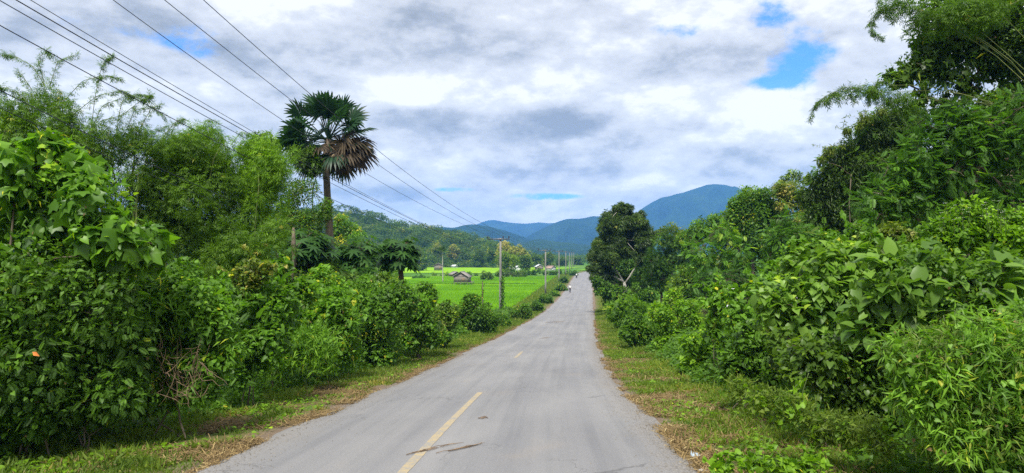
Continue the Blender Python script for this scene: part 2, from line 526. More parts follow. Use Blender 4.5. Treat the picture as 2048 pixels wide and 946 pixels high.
def road_mat():
    m, N = mat_new('worn_asphalt')
    out = N.node('ShaderNodeOutputMaterial')
    uv = N.node('ShaderNodeUVMap', uv_map='road_uv')
    s = N.node('ShaderNodeSeparateXYZ'); N.l.new(uv.outputs[0], s.inputs[0])
    u, v = s.outputs[0], s.outputs[1]
    uvv = N.xyz(u, v, 0.0)
    # long wheel-swept streaks
    streak = N.noise(N.xyz(N.math('MULTIPLY', u, 3.2), N.math('MULTIPLY', v, .06), 0.0), 1.0, 5, .62)
    fine = N.noise(uvv, 42, 4, .75)
    stones = N.node('ShaderNodeTexVoronoi'); stones.inputs['Scale'].default_value = 38; N.l.new(uvv, stones.inputs['Vector'])
    patch = N.noise(N.xyz(N.math('MULTIPLY', u, .5), N.math('MULTIPLY', v, .16), 3.0), 1.0, 5, .6)
    base = N.ramp(patch, [(.3, (.150, .149, .155)), (.5, (.190, .188, .190)), (.7, (.240, .234, .23))])
    base = N.mix(N.smooth(streak, .40, .62, 0.0, .28), base, (.275, .265, .26, 1))
    base = N.mix(N.smooth(streak, .46, .30, 0.0, .30), base, (.120, .120, .130, 1))
    # wheel tracks: slightly darker, smoother bands where tyres run
    def band(c, w):
        q = N.math('DIVIDE', N.math('SUBTRACT', u, c), w)
        return N.math('POWER', 2.718, N.math('MULTIPLY', N.math('MULTIPLY', q, q), -1.0))
    tracks = N.math('ADD', N.math('ADD', band(-2.0, .35), band(-.75, .35)), N.math('ADD', band(.55, .38), band(1.75, .32)))
    base = N.mix(N.math('MULTIPLY', tracks, .20), base, (.13, .13, .145, 1))
    # dusty pale gravel margin
    wob = N.noise(uvv, 1.1, 6, .65)
    au = N.math('ABSOLUTE', N.math('SUBTRACT', u, .05))
    mar = N.smooth(N.math('ADD', au, N.math('MULTIPLY', N.math('SUBTRACT', wob, .5), 1.2)), 2.2, 2.95)
    grav = N.ramp(stones.outputs['Distance'], [(.05, (.36, .34, .31)), (.4, (.22, .20, .18)), (.8, (.12, .105, .09))])
    rightside = N.smooth(u, 0, .6, .35, .85)
    base = N.mix(N.math('MULTIPLY', mar, rightside), base, grav)
    brown = N.smooth(N.noise(N.xyz(N.math('MULTIPLY', u, .6), N.math('MULTIPLY', v, .35), 9.0), 1.0, 5, .6), .56, .72, 0, .35)
    base = N.mix(brown, base, (.26, .225, .19, 1))
    # scattered dark blotches and specks
    blot = N.noise(N.xyz(u, N.math('MULTIPLY', v, .8), 21.0), 2.6, 4, .7)
    base = N.mix(N.smooth(blot, .70, .78, 0, .5), base, (.10, .09, .08, 1))
    base = N.mix(N.smooth(fine, .57, .70, 0, .55), base, (.45, .44, .42, 1))
    base = N.mix(N.smooth(fine, .43, .30, 0, .60), base, (.07, .07, .075, 1))
    vc = N.node('ShaderNodeTexVoronoi', feature='DISTANCE_TO_EDGE'); vc.inputs['Scale'].default_value = 1.0
    wv = N.math('MULTIPLY', N.math('SUBTRACT', N.noise(uvv, 3.0, 4, .6), .5), .5)
    N.l.new(N.xyz(N.math('ADD', N.math('MULTIPLY', u, .55), wv), N.math('ADD', N.math('MULTIPLY', v, .30), wv), 0.0), vc.inputs['Vector'])
    cm = N.smooth(N.noise(N.xyz(u, N.math('MULTIPLY', v, .5), 40.0), .6, 3, .5), .50, .60, 0, .55)
    base = N.mix(N.math('MULTIPLY', N.smooth(vc.outputs['Distance'], .010, .0), cm), base, (.055, .052, .050, 1))
    grit = N.noise(N.xyz(u, v, 60.0), 150, 2, .8)
    base = N.mix(N.smooth(grit, .56, .70, 0, .5), base, (.40, .39, .37, 1))
    base = N.mix(N.smooth(grit, .44, .30, 0, .5), base, (.08, .08, .085, 1))
    p = N.node('ShaderNodeBsdfPrincipled')
    N.l.new(base, p.inputs['Base Color'])
    p.inputs['Roughness'].default_value = .72
    p.inputs['Specular IOR Level'].default_value = .4
    b = N.node('ShaderNodeBump'); b.inputs['Strength'].default_value = .5; b.inputs['Distance'].default_value = .01
    N.l.new(N.math('ADD', fine, stones.outputs['Distance']), b.inputs['Height']); N.l.new(b.outputs[0], p.inputs['Normal'])
    N.l.new(p.outputs[0], out.inputs[0])
    return m


def paint_mat():
    m, N = mat_new('worn_yellow_paint')
    out = N.node('ShaderNodeOutputMaterial')
    g = N.node('ShaderNodeNewGeometry')
    n = N.noise(g.outputs['Position'], 14, 6, .7); n2 = N.noise(g.outputs['Position'], 2.0, 3, .6)
    wear = N.smooth(N.math('ADD', n, N.math('MULTIPLY', n2, .5)), .58, .92, .12, 1.0)
    c = N.mix(wear, (.40, .305, .15, 1), (.25, .235, .21, 1))
    p = N.node('ShaderNodeBsdfPrincipled'); N.l.new(c, p.inputs['Base Color']); p.inputs['Roughness'].default_value = .8
    N.l.new(p.outputs[0], out.inputs[0])
    return m


def field_mat():
    m, N = mat_new('young_rice')
    out = N.node('ShaderNodeOutputMaterial')
    g = N.node('ShaderNodeNewGeometry')
    mp = N.node('ShaderNodeMapping'); mp.inputs['Scale'].default_value = (.25, 1.0, 1)
    N.l.new(g.outputs['Position'], mp.inputs[0])
    n = N.noise(mp.outputs[0], .12, 6, .65); n2 = N.noise(mp.outputs[0], 1.4, 4, .6)
    c = N.ramp(n, [(.3, (.12, .27, .003)), (.5, (.19, .38, .006)), (.7, (.28, .45, .012))])
    c = N.mix(N.smooth(n2, .45, .75, 0, .5), c, (.10, .23, .004, 1))
    p = N.node('ShaderNodeBsdfPrincipled'); N.l.new(c, p.inputs['Base Color']); p.inputs['Roughness'].default_value = .9
    p.inputs['Specular IOR Level'].default_value = .1
    N.l.new(p.outputs[0], out.inputs[0])
    return m


def mountain_mat(name, a, b, c_, sc_=.004, clearings=.5):
    m, N = mat_new(name)
    out = N.node('ShaderNodeOutputMaterial')
    g = N.node('ShaderNodeNewGeometry')
    n = N.noise(g.outputs['Position'], sc_, 8, .65); n2 = N.noise(g.outputs['Position'], sc_ * .6, 4, .5, .5)
    n3 = N.noise(g.outputs['Position'], sc_ * 14, 4, .7)
    c = N.ramp(n, [(.3, a), (.6, b)])
    c = N.mix(N.smooth(n2, .56, .64, 0, clearings), c, (*c_, 1))
    c = N.mix(N.smooth(n3, .4, .7, .55, 0), c, (.008, .02, .006, 1))
    p = N.node('ShaderNodeBsdfPrincipled'); N.l.new(c, p.inputs['Base Color']); p.inputs['Roughness'].default_value = 1
    p.inputs['Specular IOR Level'].default_value = .05
    bm = N.node('ShaderNodeBump'); bm.inputs['Strength'].default_value = 1; bm.inputs['Distance'].default_value = 30
    N.l.new(N.math('ADD', n, N.math('MULTIPLY', n3, .25)), bm.inputs['Height']); N.l.new(bm.outputs[0], p.inputs['Normal'])
    N.l.new(p.outputs[0], out.inputs[0])
    return m


# ------------------------------------------------------------------ ground, road, fields
def grid_mesh(name, S, Y, zfun, mat, uv=True, svals=True):
    SS, YY = np.meshgrid(S, Y)
    X = croad(YY) + SS if svals else SS
    Z = zfun(X, YY, SS)
    V = np.stack([X, YY, Z], -1).reshape(-1, 3)
    nx, ny = len(S), len(Y)
    i = np.arange(ny - 1)[:, None] * nx + np.arange(nx - 1)[None, :]
    Fc = np.stack([i, i + 1, i + nx + 1, i + nx], -1).reshape(-1, 4)
    me = bpy.data.meshes.new(name)
    me.vertices.add(len(V)); me.vertices.foreach_set("co", V.astype(np.float32).ravel())
    me.loops.add(Fc.size); me.loops.foreach_set("vertex_index", Fc.astype(np.int32).ravel())
    me.polygons.add(len(Fc)); me.polygons.foreach_set("loop_start", (np.arange(len(Fc)) * 4).astype(np.int32))
    me.polygons.foreach_set("loop_total", np.full(len(Fc), 4, np.int32))
    me.polygons.foreach_set("use_smooth", np.ones(len(Fc), bool))
    me.update(calc_edges=True)
    if uv:
        u = me.uv_layers.new(name='road_uv')
        UV = np.stack([SS.reshape(-1), YY.reshape(-1)], -1)[Fc.reshape(-1)]
        u.data.foreach_set("uv", UV.astype(np.float32).ravel())
    me.materials.append(mat)
    o = new_obj(name, me)
    return o


sL = np.concatenate([-np.geomspace(5500, 12, 66), np.arange(-11.5, -4.9, .35), np.arange(-4.8, 4.81, .2), np.arange(5, 11.6, .35), np.geomspace(12, 5500, 66)])
sL = sL * 1.0
yL = np.concatenate([[-600, -200, -80, -40], np.arange(-20, 60, .6), np.arange(60, 180, 1.5), np.arange(180, 400, 4), np.geomspace(405, 5600, 56)])


def zg(X, Y, S):
    z = ground(X, Y)
    return np.where(np.abs(S) < 2.7, z - .06, z)


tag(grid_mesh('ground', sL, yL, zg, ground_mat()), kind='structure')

yR = np.concatenate([np.arange(-12, 80, .2), np.arange(80, 330, 1.5)])
SR = np.linspace(-1, 1, 31)


def build_road():
    mat = road_mat()
    X, Y = [], []
    V = []; UV = []
    for y in yR:
        el = HALF + .14 * (vnoise(y * .9, 1.0, 5) - .5) * 2 + .06 * (vnoise(y * 2.6, 2.0, 6) - .5) * 2
        er = HALF + .14 * (vnoise(y * .8, 3.0, 7) - .5) * 2 + .06 * (vnoise(y * 2.7, 4.0, 8) - .5) * 2
        c = croad(y); z = zroad(y)
        for t in SR:
            s = t * (er if t > 0 else el)
            V.append((c + s, y, z + .05 * (1 - (s / 3.2) ** 2) - .045 * sstep(.93, 1, abs(t)) + .004)); UV.append((s, y))
    n = len(SR); Fc = []
    for j in range(len(yR) - 1):
        for i in range(n - 1):
            a = j * n + i; Fc.append((a, a + 1, a + n + 1, a + n))
    me = bpy.data.meshes.new('road'); me.from_pydata(V, [], Fc); me.update()
    u = me.uv_layers.new(name='road_uv')
    for i, l in enumerate(me.loops): u.data[i].uv = UV[l.vertex_index]
    me.polygons.foreach_set("use_smooth", np.ones(len(Fc), bool))
    me.materials.append(mat)
    tag(new_obj('road', me), kind='structure')


build_road()


def road_top(X, Y):
    s = X - croad(Y)
    return zroad(Y) + .05 * (1 - (s / 3.2) ** 2) + .004


def build_markings():
    mat = paint_mat()
    for k, (y0, y1) in enumerate([(4.5, 16.3), (27.4, 31.0)]):
        V, Fc = [], []
        ys = np.arange(y0, y1 + .01, .25)
        for y in ys:
            so = np.interp(y, [5, 16, 30], [-.50, -.42, -.45])
            hw = .062 + .008 * (vnoise(y * 4, 0, 3) - .5)
            for q in (-hw, hw):
                X = croad(y) + so + q
                V.append((X, y, road_top(X, y) + .004))
        for i in range(len(ys) - 1): Fc.append((2 * i, 2 * i + 1, 2 * i + 3, 2 * i + 2))
        me = bpy.data.meshes.new('centre_line_dash'); me.from_pydata(V, [], Fc); me.materials.append(mat)
        tag(new_obj('road_marking', me), kind='structure')


build_markings()

FM = field_mat()


def field(s0, s1, y0, y1, lift, use_s=True):
    S = np.linspace(s0, s1, 60); Y = np.linspace(y0, y1, 60)
    o = grid_mesh('rice_field', S, Y, lambda X, YY, SS: np.full_like(X, ZF + lift) + .12 * fbm(X * .15, YY * .15, 4), FM, svals=use_s)
    tag(o, kind='structure')
    return o


field(-90, -9.5, 88, 186, .06)
field(-90, -9.5, 190, 246, .08)
field(-120, -27, 292, 400, .10)
field(-10, 60, 335, 470, .12)


def field_blades():
    m = MB()
    N = 150000
    Y = 88 + (RNG.random(N) ** 1.3) * 158
    s = -9.5 - RNG.random(N) * 45
    X = croad(Y) + s
    ok = (X / Y > -.20)
    ok &= (np.abs(Y - 188) > 2)
    Y, X = Y[ok], X[ok]; N = len(Y)
    Z = ZF + .1 + 0 * X
    tpl = (np.array([[-.07, 0, 0], [.07, 0, 0], [0, 1, .1]]), [(0, 1, 2)])
    D = np.stack([RNG.normal(0, .3, N), RNG.normal(0, .3, N), np.ones(N)], -1)
    U = np.stack([RNG.normal(0, .6, N), -np.ones(N), np.zeros(N)], -1)
    t = np.clip(.42 + 1.5 * (fbm(X * .05, Y * .12, 9) - .5) + RNG.normal(0, .10, N), 0, 1)
    m.scatter(tpl, np.stack([X, Y, Z], -1), D, U, RNG.uniform(.28, .5, N), t, sx=RNG.uniform(1.5, 3.0, N))
    o = m.build('rice', M['rice'])
    tag(o, 'young bright green rice standing in the flat paddies', 'rice', kind='stuff')


field_blades()

# ------------------------------------------------------------------ leaf templates
def T_simple(w=.28, fold=.07, droop=.12):
    return (np.array([[0, 0, 0], [-w, .42, fold], [w, .42, fold], [0, .45, 0], [0, 1, -droop]]), [(0, 3, 1), (0, 2, 3), (1, 3, 4), (3, 2, 4)])


def T_cheap(w=.28, fold=.08, droop=.1):
    return (np.array([[0, 0, 0], [-w, .42, fold], [w, .42, fold], [0, 1, -droop]]), [(0, 3, 1), (0, 2, 3)])


def T_outline(pts, petiole=0.0, cz=.0, droop=.25):
    """fan leaf: an outline of (x, y) round a centre where the stalk joins"""
    V = [[0, 0, cz]]
    for i, (x, y) in enumerate(pts): V.append([x, y, -droop * (x * x + y * y) + (.05 if i % 4 == 1 else -.02)])
    n = len(pts)
    Fc = [(0, i + 1, i + 2) for i in range(n - 1)] + [(0, n, 1)]
    return (np.array(V), Fc)


T_heart = (np.array([[0, 0, 0], [-.26, -.16, .05], [-.44, .18, .10], [-.30, .58, .05], [0, 1, -.2], [.30, .58, .05], [.44, .18, .10], [.26, -.16, .05], [0, .45, -.02]]),
           [(0, 8, 2, 1), (2, 8, 3), (3, 8, 4), (4, 8, 5), (5, 8, 6), (6, 8, 0, 7)])


def _palm(n=5, spread=105, notch=.42, sh=.68, wide=17):
    pts = []
    angs = np.linspace(-spread, spread, n)
    for i, a in enumerate(angs):
        L = 1.0 - .32 * abs(a) / spread
        for da, q in ((-wide, sh), (0, 1.0), (wide, sh)):
            r = math.radians(a + da); pts.append((math.sin(r) * L * q, math.cos(r) * L * q))
        if i < n - 1:
            r = math.radians((a + angs[i + 1]) / 2); pts.append((math.sin(r) * notch, math.cos(r) * notch))
    return T_outline(pts, droop=.28)


T_palmate = _palm(5, 116, .56, .76, 12)
T_papaya = _palm(7, 135, .30, .60, 9)


def _pinnate(pairs=9, L=.30, w=.058, droop=.22):
    V = []; Fc = []
    def leaf(p, d, l):
        nonlocal V, Fc
        d = np.array(d) / np.linalg.norm(d); x = np.array([-d[1], d[0], 0])
        b = len(V); p = np.array(p)
        V += [p, p + d * l * .45 + x * w * l / L + [0, 0, .01], p + d * l * .45 - x * w * l / L + [0, 0, .01], p + d * l + [0, 0, -.05]]
        Fc += [(b, b + 3, b + 1), (b, b + 2, b + 3)]
    for i in range(pairs):
        y = .22 + .72 * i / pairs
        l = L * (1 - .45 * abs(i / pairs - .35))
        z = -droop * y * y
        for sgn in (-1, 1): leaf((0, y, z), (sgn * 1.0, .45, 0), l)
    leaf((0, .93, -droop * .86), (0, 1, 0), L * .7)
    b = len(V); V += [np.array([-.008, 0, 0]), np.array([.008, 0, 0]), np.array([.004, .95, -droop * .9])]
    Fc += [(b, b + 1, b + 2)]
    return (np.array(V), Fc)


T_pin = _pinnate()
T_pin_far = _pinnate(4, .38, .11)


def _spray(n=6, w=.035, seed=1, ln=.55):
    """a bamboo twig with narrow hanging leaves"""
    r = np.random.default_rng(seed)
    V = []; Fc = []
    for i in range(n):
        y = .1 + .75 * i / n
        a = (1 if i % 2 else -1) * r.uniform(.35, .95)
        d = np.array([math.sin(a), math.cos(a), -r.uniform(.15, .8)]); d /= np.linalg.norm(d)
        x = np.cross(d, [0, 0, 1.0]); x /= np.linalg.norm(x)
        l = ln * r.uniform(.75, 1.15); p = np.array([0, y, -.15 * y * y]); b = len(V)
        V += [p, p + d * l * .4 + x * w, p + d * l * .4 - x * w, p + d * l + np.array([0, 0, -.06])]
        Fc += [(b, b + 3, b + 1), (b, b + 2, b + 3)]
    return (np.array(V), Fc)


T_spray = _spray(6, .046, 1, .6)
T_spray_far = _spray(4, .05, 2, .6)
T_rosette = None


def _whorl(n=7, w=.10):
    """a tuft of drooping long leaves, as at a mango twig's end"""
    V = []; Fc = []
    for i in range(n):
        a = i / n * 6.283 + .3 * (i % 2)
        dz = -.25 if i % 2 else -.7
        d = np.array([math.cos(a), .35 + math.sin(a) * .9, dz]); d /= np.linalg.norm(d)
        x = np.cross(d, [0, 0, 1.0]); x /= np.linalg.norm(x); b = len(V); p = np.zeros(3)
        V += [p, p + d * .45 + x * w, p + d * .45 - x * w, p + d * .95 + np.array([0, 0, -.15])]
        Fc += [(b, b + 3, b + 1), (b, b + 2, b + 3)]
    return (np.array(V), Fc)


T_whorl = _whorl()
T_lance = T_simple(.075, .02, .30)
T_lance_cheap = T_cheap(.09, .02, .3)
T_oval = T_simple(.27)
T_ovalc = T_cheap(.30)
T_broad = T_heart

LEAF = {  # template, cover factor (leaves per (r/size)^2)
    'oval': (T_oval, 60), 'ovalc': (T_ovalc, 60), 'heart': (T_heart, 34), 'broad': (T_heart, 26), 'palmate': (T_palmate, 20), 'papaya': (T_papaya, 22),
    'pin': (T_pin, 42), 'pinf': (T_pin_far, 42), 'spray': (T_spray, 105), 'sprayf': (T_spray_far, 120), 'lance': (T_lance, 150), 'lancec': (T_lance_cheap, 110), 'whorl': (T_whorl, 34)}


def unit(n):
    v = RNG.normal(size=(n, 3)); return v / np.linalg.norm(v, axis=1, keepdims=True)


def crown(m, clumps, kind, size, cover=1.0, tint=.42, young=.22, subs=9, up=.75, out=.55, down=.25, lump=.42, mat=0, shell=.55, flat=1.0):
    """clumps: (centre, radius). Each is broken into lumps, each lump a loose shell of leaves."""
    tpl, k = LEAF[kind]
    subsC = []
    for c, r in clumps:
        ns = max(3, subs)
        dirs = unit(ns)
        for i in range(ns):
            rr = r * RNG.uniform(lump * .7, lump * 1.25)
            cc = c + dirs[i] * np.array([1, 1, flat]) * (r - rr * .75) * RNG.uniform(.75, 1.12)
            yv = RNG.normal(0, .13) + (.12 if RNG.random() < young else 0)
            n = int(k * cover * (r / size) ** 2 / ns * (rr / (r * lump)) ** 2)
            if n < 1: continue
            u = unit(n)
            q = shell + (1 - shell) * RNG.random(n) ** .6 + RNG.exponential(.05, n)
            P = cc + u * np.array([1, 1, flat]) * (rr * q)[:, None]
            rnd = unit(n)
            D = u * out + rnd * .75 + np.array([0, 0, -down])
            U = np.array([0, 0, up]) + u * .45 + unit(n) * .45
            t = np.clip(tint + yv + RNG.normal(0, .13, n) + (RNG.random(n) < .012) * .5, 0, 1)
            m.scatter(tpl, P, D, U, size * RNG.uniform(.65, 1.2, n), t, mat)
            subsC.append((cc, rr))
    return subsC


def limb_path(a, b, sag=.0, wob=.08, n=6):
    a = np.asarray(a, float); b = np.asarray(b, float)
    t = np.linspace(0, 1, n)[:, None]
    L = np.linalg.norm(b - a)
    p = a + (b - a) * t
    p[1:-1] += RNG.normal(0, wob * L / n, (n - 2, 3))
    p[:, 2] += (4 * t * (1 - t))[:, 0] * sag * L
    return p


def trunk_set(m, base, fork, r0, clumps, subsC, twigs=True, lean=None, roots=0, nsub=26):
    """main stem to the fork, limbs to the clumps, twigs into the lumps"""
    base = np.asarray(base, float); fork = np.asarray(fork, float)
    if r0 > .0:
        p = limb_path(base - np.array([0, 0, .25]), fork, 0, .10, 7)
        m.tube(p, np.linspace(r0 * 1.15, r0 * .75, 7), 8)
    nodes = [(fork, r0 * .75)]
    for c, r in sorted(clumps, key=lambda q: np.linalg.norm(q[0] - fork)):
        w = [np.linalg.norm(nd[0] - c) + .25 * np.linalg.norm(nd[0] - fork) for nd in nodes]
        nd = nodes[int(np.argmin(w))]
        r1 = max(nd[1] * .62, r0 * .12)
        m.tube(limb_path(nd[0], c, .05, .14, 6), np.linspace(nd[1] * .72, r1 * .8, 6), 6)
        nodes.append((c, r1))
    used = []
    if twigs and subsC:
        idx = RNG.permutation(len(subsC))[:nsub]
        for i in idx:
            cc, rr = subsC[i]; used.append((cc, rr))
            c0 = min(clumps, key=lambda q: np.linalg.norm(q[0] - cc))[0]
            m.tube(limb_path(c0, cc, .05, .15, 4), np.linspace(r0 * .22, r0 * .06, 4), 4, cap=False)
            for _ in range(3):
                e = cc + unit(1)[0] * rr * .9
                m.tube(limb_path(cc, e, .03, .2, 3), [r0 * .07, r0 * .05, r0 * .03], 3, cap=False)
    return used or [(clumps[0][0], clumps[0][1])]


COUNT = {}


def plant(name, label, cat, d, clumps, kind, size_px, mat, cover=1.0, base=None, r0=.06, fork=.35, bark='bark', stems=1, group=None,
          tint=.42, parts=('trunk', 'crown'), extra=None, also=None, **kw):
    """clumps: (px, py, radius px, depth offset) read off the picture at distance d; built at their real distance and size"""
    C = []
    for q in clumps:
        px, py, rp = q[:3]; dd = q[3] if len(q) > 3 else 0
        C.append((at(px, py, d + dd), rp * (d + dd) / F))
    bx = base if base is not None else np.mean([q[0] for q in clumps])
    X = (bx - 1024) * d / F
    g = float(ground(X, d))
    B = np.array([X, d, g])
    root = empty(name, B, label, cat, group)
    m = MB()
    size_px = size_px * (.62 if size_px > 12 else .62 + .03 * (12 - size_px))
    kc = {k: v for k, v in kw.items() if k != 'shoots'}
    subsC = crown(m, C, kind, size_px * d / F, cover, tint, **kc)
    if also is None and d < 70:
        kinds = ['heart', 'oval', 'lance', 'pin'] if d < 22 else ['ovalc', 'lancec', 'pinf', 'ovalc']
        k0 = (len(label) + COUNT.get('n', 0)) % 4; COUNT['n'] = COUNT.get('n', 0) + 1
        k2 = kinds[k0]
        f = {'pin': 1.7, 'pinf': 1.6, 'lance': 1.5, 'lancec': 1.4}.get(k2, .8)
        also = [(k2, min(size_px, 14) * f, .22, .5, 1), (kinds[0], size_px * .5, .22, .55, 0), (kinds[0], min(size_px, 15) * .5, .004 + .00002 * size_px, .4, 2)]
    kw2 = {k: v for k, v in kw.items() if k in ('subs', 'lump', 'flat')}
    for (k2, s2, c2, t2, mi) in also or []:
        crown(m, C, k2, s2 * d / F, c2, t2, mat=mi, shell=.75, **kw2)
    if also and isinstance(mat, str):
        mat = [M[mat], M[['bright', 'vine', 'oval', 'yellow'][COUNT.get('n', 0) % 4] if mat not in ('dark',) else 'oval'], M['straw']]
    t = MB()
    low = min(c[2] - r for c, r in C)
    cen = np.mean([c for c, r in C], axis=0)
    used = []
    for k in range(stems):
        b0 = B + (np.array([RNG.normal(0, .25), RNG.normal(0, .25), 0]) if stems > 1 else 0)
        fz = g + max(.3, (cen[2] - g) * fork)
        fk = np.array([B[0] + (cen[0] - B[0]) * fork, B[1] + (cen[1] - B[1]) * fork, fz]) + (RNG.normal(0, .12, 3) if stems > 1 else 0)
        used += trunk_set(t, b0, fk, r0, C if stems == 1 else [C[i] for i in range(k % len(C), len(C), stems)] or C[:1], subsC)
    if d < 34:      # stray shoots that break the outline
        tpl0 = LEAF[kind][0]
        for _ in range(kw.get('shoots', 16)):
            cc, rr = used[RNG.integers(len(used))]
            dr = unit(1)[0] * [1, 1, .5] + [0, -.25, .75]; dr /= np.linalg.norm(dr)
            a0 = cc; L = rr * .6 + RNG.uniform(.25, .6) * (d / 12) ** .5
            e = a0 + dr * L; u = np.linspace(0, 1, 7)[:, None]
            Pp = a0 + (e - a0) * u - np.array([0, 0, .45]) * L * u ** 2 + RNG.normal(0, .012, (7, 3))
            t.tube(Pp, np.linspace(.006, .002, 7), 3, cap=False)
            n = int(max(6, 1.6 * L / (size_px * d / F) * 2))
            Q = Pp[RNG.integers(2, 7, n)]
            m.scatter(tpl0, Q, unit(n) + dr * .5, unit(n) * .6 + [0, 0, .8], size_px * d / F * RNG.uniform(.5, .95, n), np.clip(RNG.normal(tint + .18, .12, n), 0, 1))
    if extra: extra(m, t, C)
    t.build(parts[0], M[bark], root, origin=B, smooth=True)
    m.build(parts[1], mat if isinstance(mat, list) else M[mat], root, origin=B)
    COUNT[name] = COUNT.get(name, 0) + 1
    return root


def bush(name, label, d, clumps, kind, size_px, mat, **kw):
    kw.setdefault('r0', .016); kw.setdefault('stems', 3); kw.setdefault('fork', .3)
    return plant(name, label, kw.pop('cat', 'shrub'), d, clumps, kind, size_px, mat, parts=('stems', 'foliage'), **kw)



# ------------------------------------------------------------------ mountains, far hills, haze
def ridge(name, prof, D, depth, mat, seed, rough=.10, base=None, nx=260, ny=70, spur=60.0):
    xs = np.array([p[0] for p in prof], float); ys = np.array([p[1] for p in prof], float)
    px = np.linspace(xs[0], xs[-1], nx)
    top = EYE + (505 - np.interp(px, xs, ys)) * D / F
    k = 5; pad = np.concatenate([[top[0]] * k, top, [top[-1]] * k]); top = np.convolve(pad, np.ones(2 * k + 1) / (2 * k + 1), 'valid')
    X0 = (px - 1024) * D / F
    t = np.concatenate([np.linspace(0, 1, ny), 1 + np.linspace(.05, .8, 14)])
    TT, XX = np.meshgrid(t, X0, indexing='ij')
    TOP = np.broadcast_to(top, TT.shape)
    b = ZF - 6
    g = np.where(TT <= 1, TT ** 1.15, 1 - (TT - 1) * 1.1)
    Yv = D - depth * (1 - TT)
    # ravines and spurs run down the slope
    wx = XX + 90 * (fbm(XX / 500, Yv / 500, seed + 3) - .5)
    rid = 1 - np.abs(2 * fbm(wx / spur, Yv / (spur * 3.2), seed, 4) - 1) * 2.0
    env = np.clip(4 * g * (1 - g * .985), 0, 1)
    H = TOP - b
    Z = b + H * g + H * .38 * (rid - .62) * env + H * rough * (fbm(XX / 60, Yv / 60, seed + 9, 4) - .5) * env
    Z += .010 * H * (fbm(XX / 35, Yv / 35, seed + 5, 3) - .5)
    V = np.stack([XX, Yv, Z], -1).reshape(-1, 3)
    n0, n1 = TT.shape
    i = np.arange(n0 - 1)[:, None] * n1 + np.arange(n1 - 1)[None, :]
    Fc = np.stack([i, i + 1, i + n1 + 1, i + n1], -1).reshape(-1, 4)
    me = bpy.data.meshes.new(name)
    me.from_pydata(V.tolist(), [], Fc.tolist()); me.materials.append(mat)
    me.polygons.foreach_set("use_smooth", np.ones(len(Fc), bool))
    o = new_obj(name, me); tag(o, kind='structure')
    return o, V


MTF = mountain_mat('mountain_woods', (.012, .040, .010), (.035, .085, .020), (.085, .14, .035), .006, .35)
MTE = mountain_mat('foothill_clearings', (.018, .055, .012), (.05, .11, .025), (.15, .20, .06), .010, .8)
ridge('mountain_range', [(640, 470), (780, 462), (850, 458), (905, 456), (950, 450), (968, 441), (985, 438), (1004, 443), (1030, 447), (1055, 447), (1075, 444), (1095, 446), (1120, 446), (1160, 452), (1260, 460)], 5200, 1400, MTF, 11, spur=260)
ridge('mountain', [(1150, 500), (1200, 478), (1240, 455), (1270, 425), (1290, 412), (1315, 398), (1340, 391), (1362, 388), (1380, 382), (1405, 372), (1430, 367), (1455, 370), (1480, 378), (1520, 398), (1600, 420), (1750, 440), (1950, 430), (2100, 470)], 3900, 1300, MTF, 21, spur=230)
ridge('mountain', [(1000, 505), (1030, 490), (1053, 474), (1075, 462), (1100, 450), (1118, 443), (1132, 438), (1150, 437), (1166, 436), (1178, 432), (1192, 431), (1215, 434), (1260, 440), (1340, 455), (1450, 480), (1560, 500)], 3300, 1000, MTF, 31, spur=180)
ridge('mountain', [(600, 480), (760, 462), (812, 455), (850, 456), (893, 454), (905, 457), (930, 450), (950, 449), (965, 451), (990, 456), (1015, 463), (1045, 473), (1075, 484), (1110, 497), (1150, 505)], 2500, 700, MTF, 41, spur=120)
ridge('foothills', [(880, 510), (960, 498), (1030, 492), (1062, 480), (1085, 478), (1110, 483), (1140, 486), (1175, 490), (1215, 492), (1280, 500), (1380, 510)], 1900, 600, MTE, 51, spur=90)
ridge('foothills', [(980, 512), (1030, 502), (1045, 494), (1060, 496), (1085, 501), (1110, 510), (1180, 516), (1250, 518)], 1250, 350, MTE, 61, spur=60)
H_PROF = [(380, 470), (480, 440), (560, 428), (620, 424), (660, 420), (690, 423), (720, 428), (757, 438), (787, 450), (804, 456), (838, 458), (872, 464), (923, 472), (973, 485), (1000, 494), (1040, 508), (1075, 524), (1110, 540)]
hill_obj, hill_V = ridge('wooded_hill', H_PROF, 560, 170, MTE, 71, nx=200, spur=40)
for q in ('ridge',): pass
hill_lookup = hill_V.reshape(84, 200, 3)

# haze
def build_haze():
    x0, x1, y0, y1, z0, z1 = -5900, 5900, -700, 6400, -16, 410
    m = MB(); m.box(((x0 + x1) / 2, (y0 + y1) / 2, (z0 + z1) / 2), ((x1 - x0) / 2, (y1 - y0) / 2, (z1 - z0) / 2))
    mt, N = mat_new('haze')
    out = N.node('ShaderNodeOutputMaterial')
    v = N.node('ShaderNodeVolumePrincipled')
    v.inputs['Color'].default_value = (.15, .40, 1.0, 1)
    v.inputs['Density'].default_value = HAZE
    v.inputs['Anisotropy'].default_value = 0.0
    N.l.new(v.outputs[0], out.inputs['Volume'])
    o = m.build('haze', mt)
    tag(o, kind='stuff')


HAZE = 2.0e-4
build_haze()

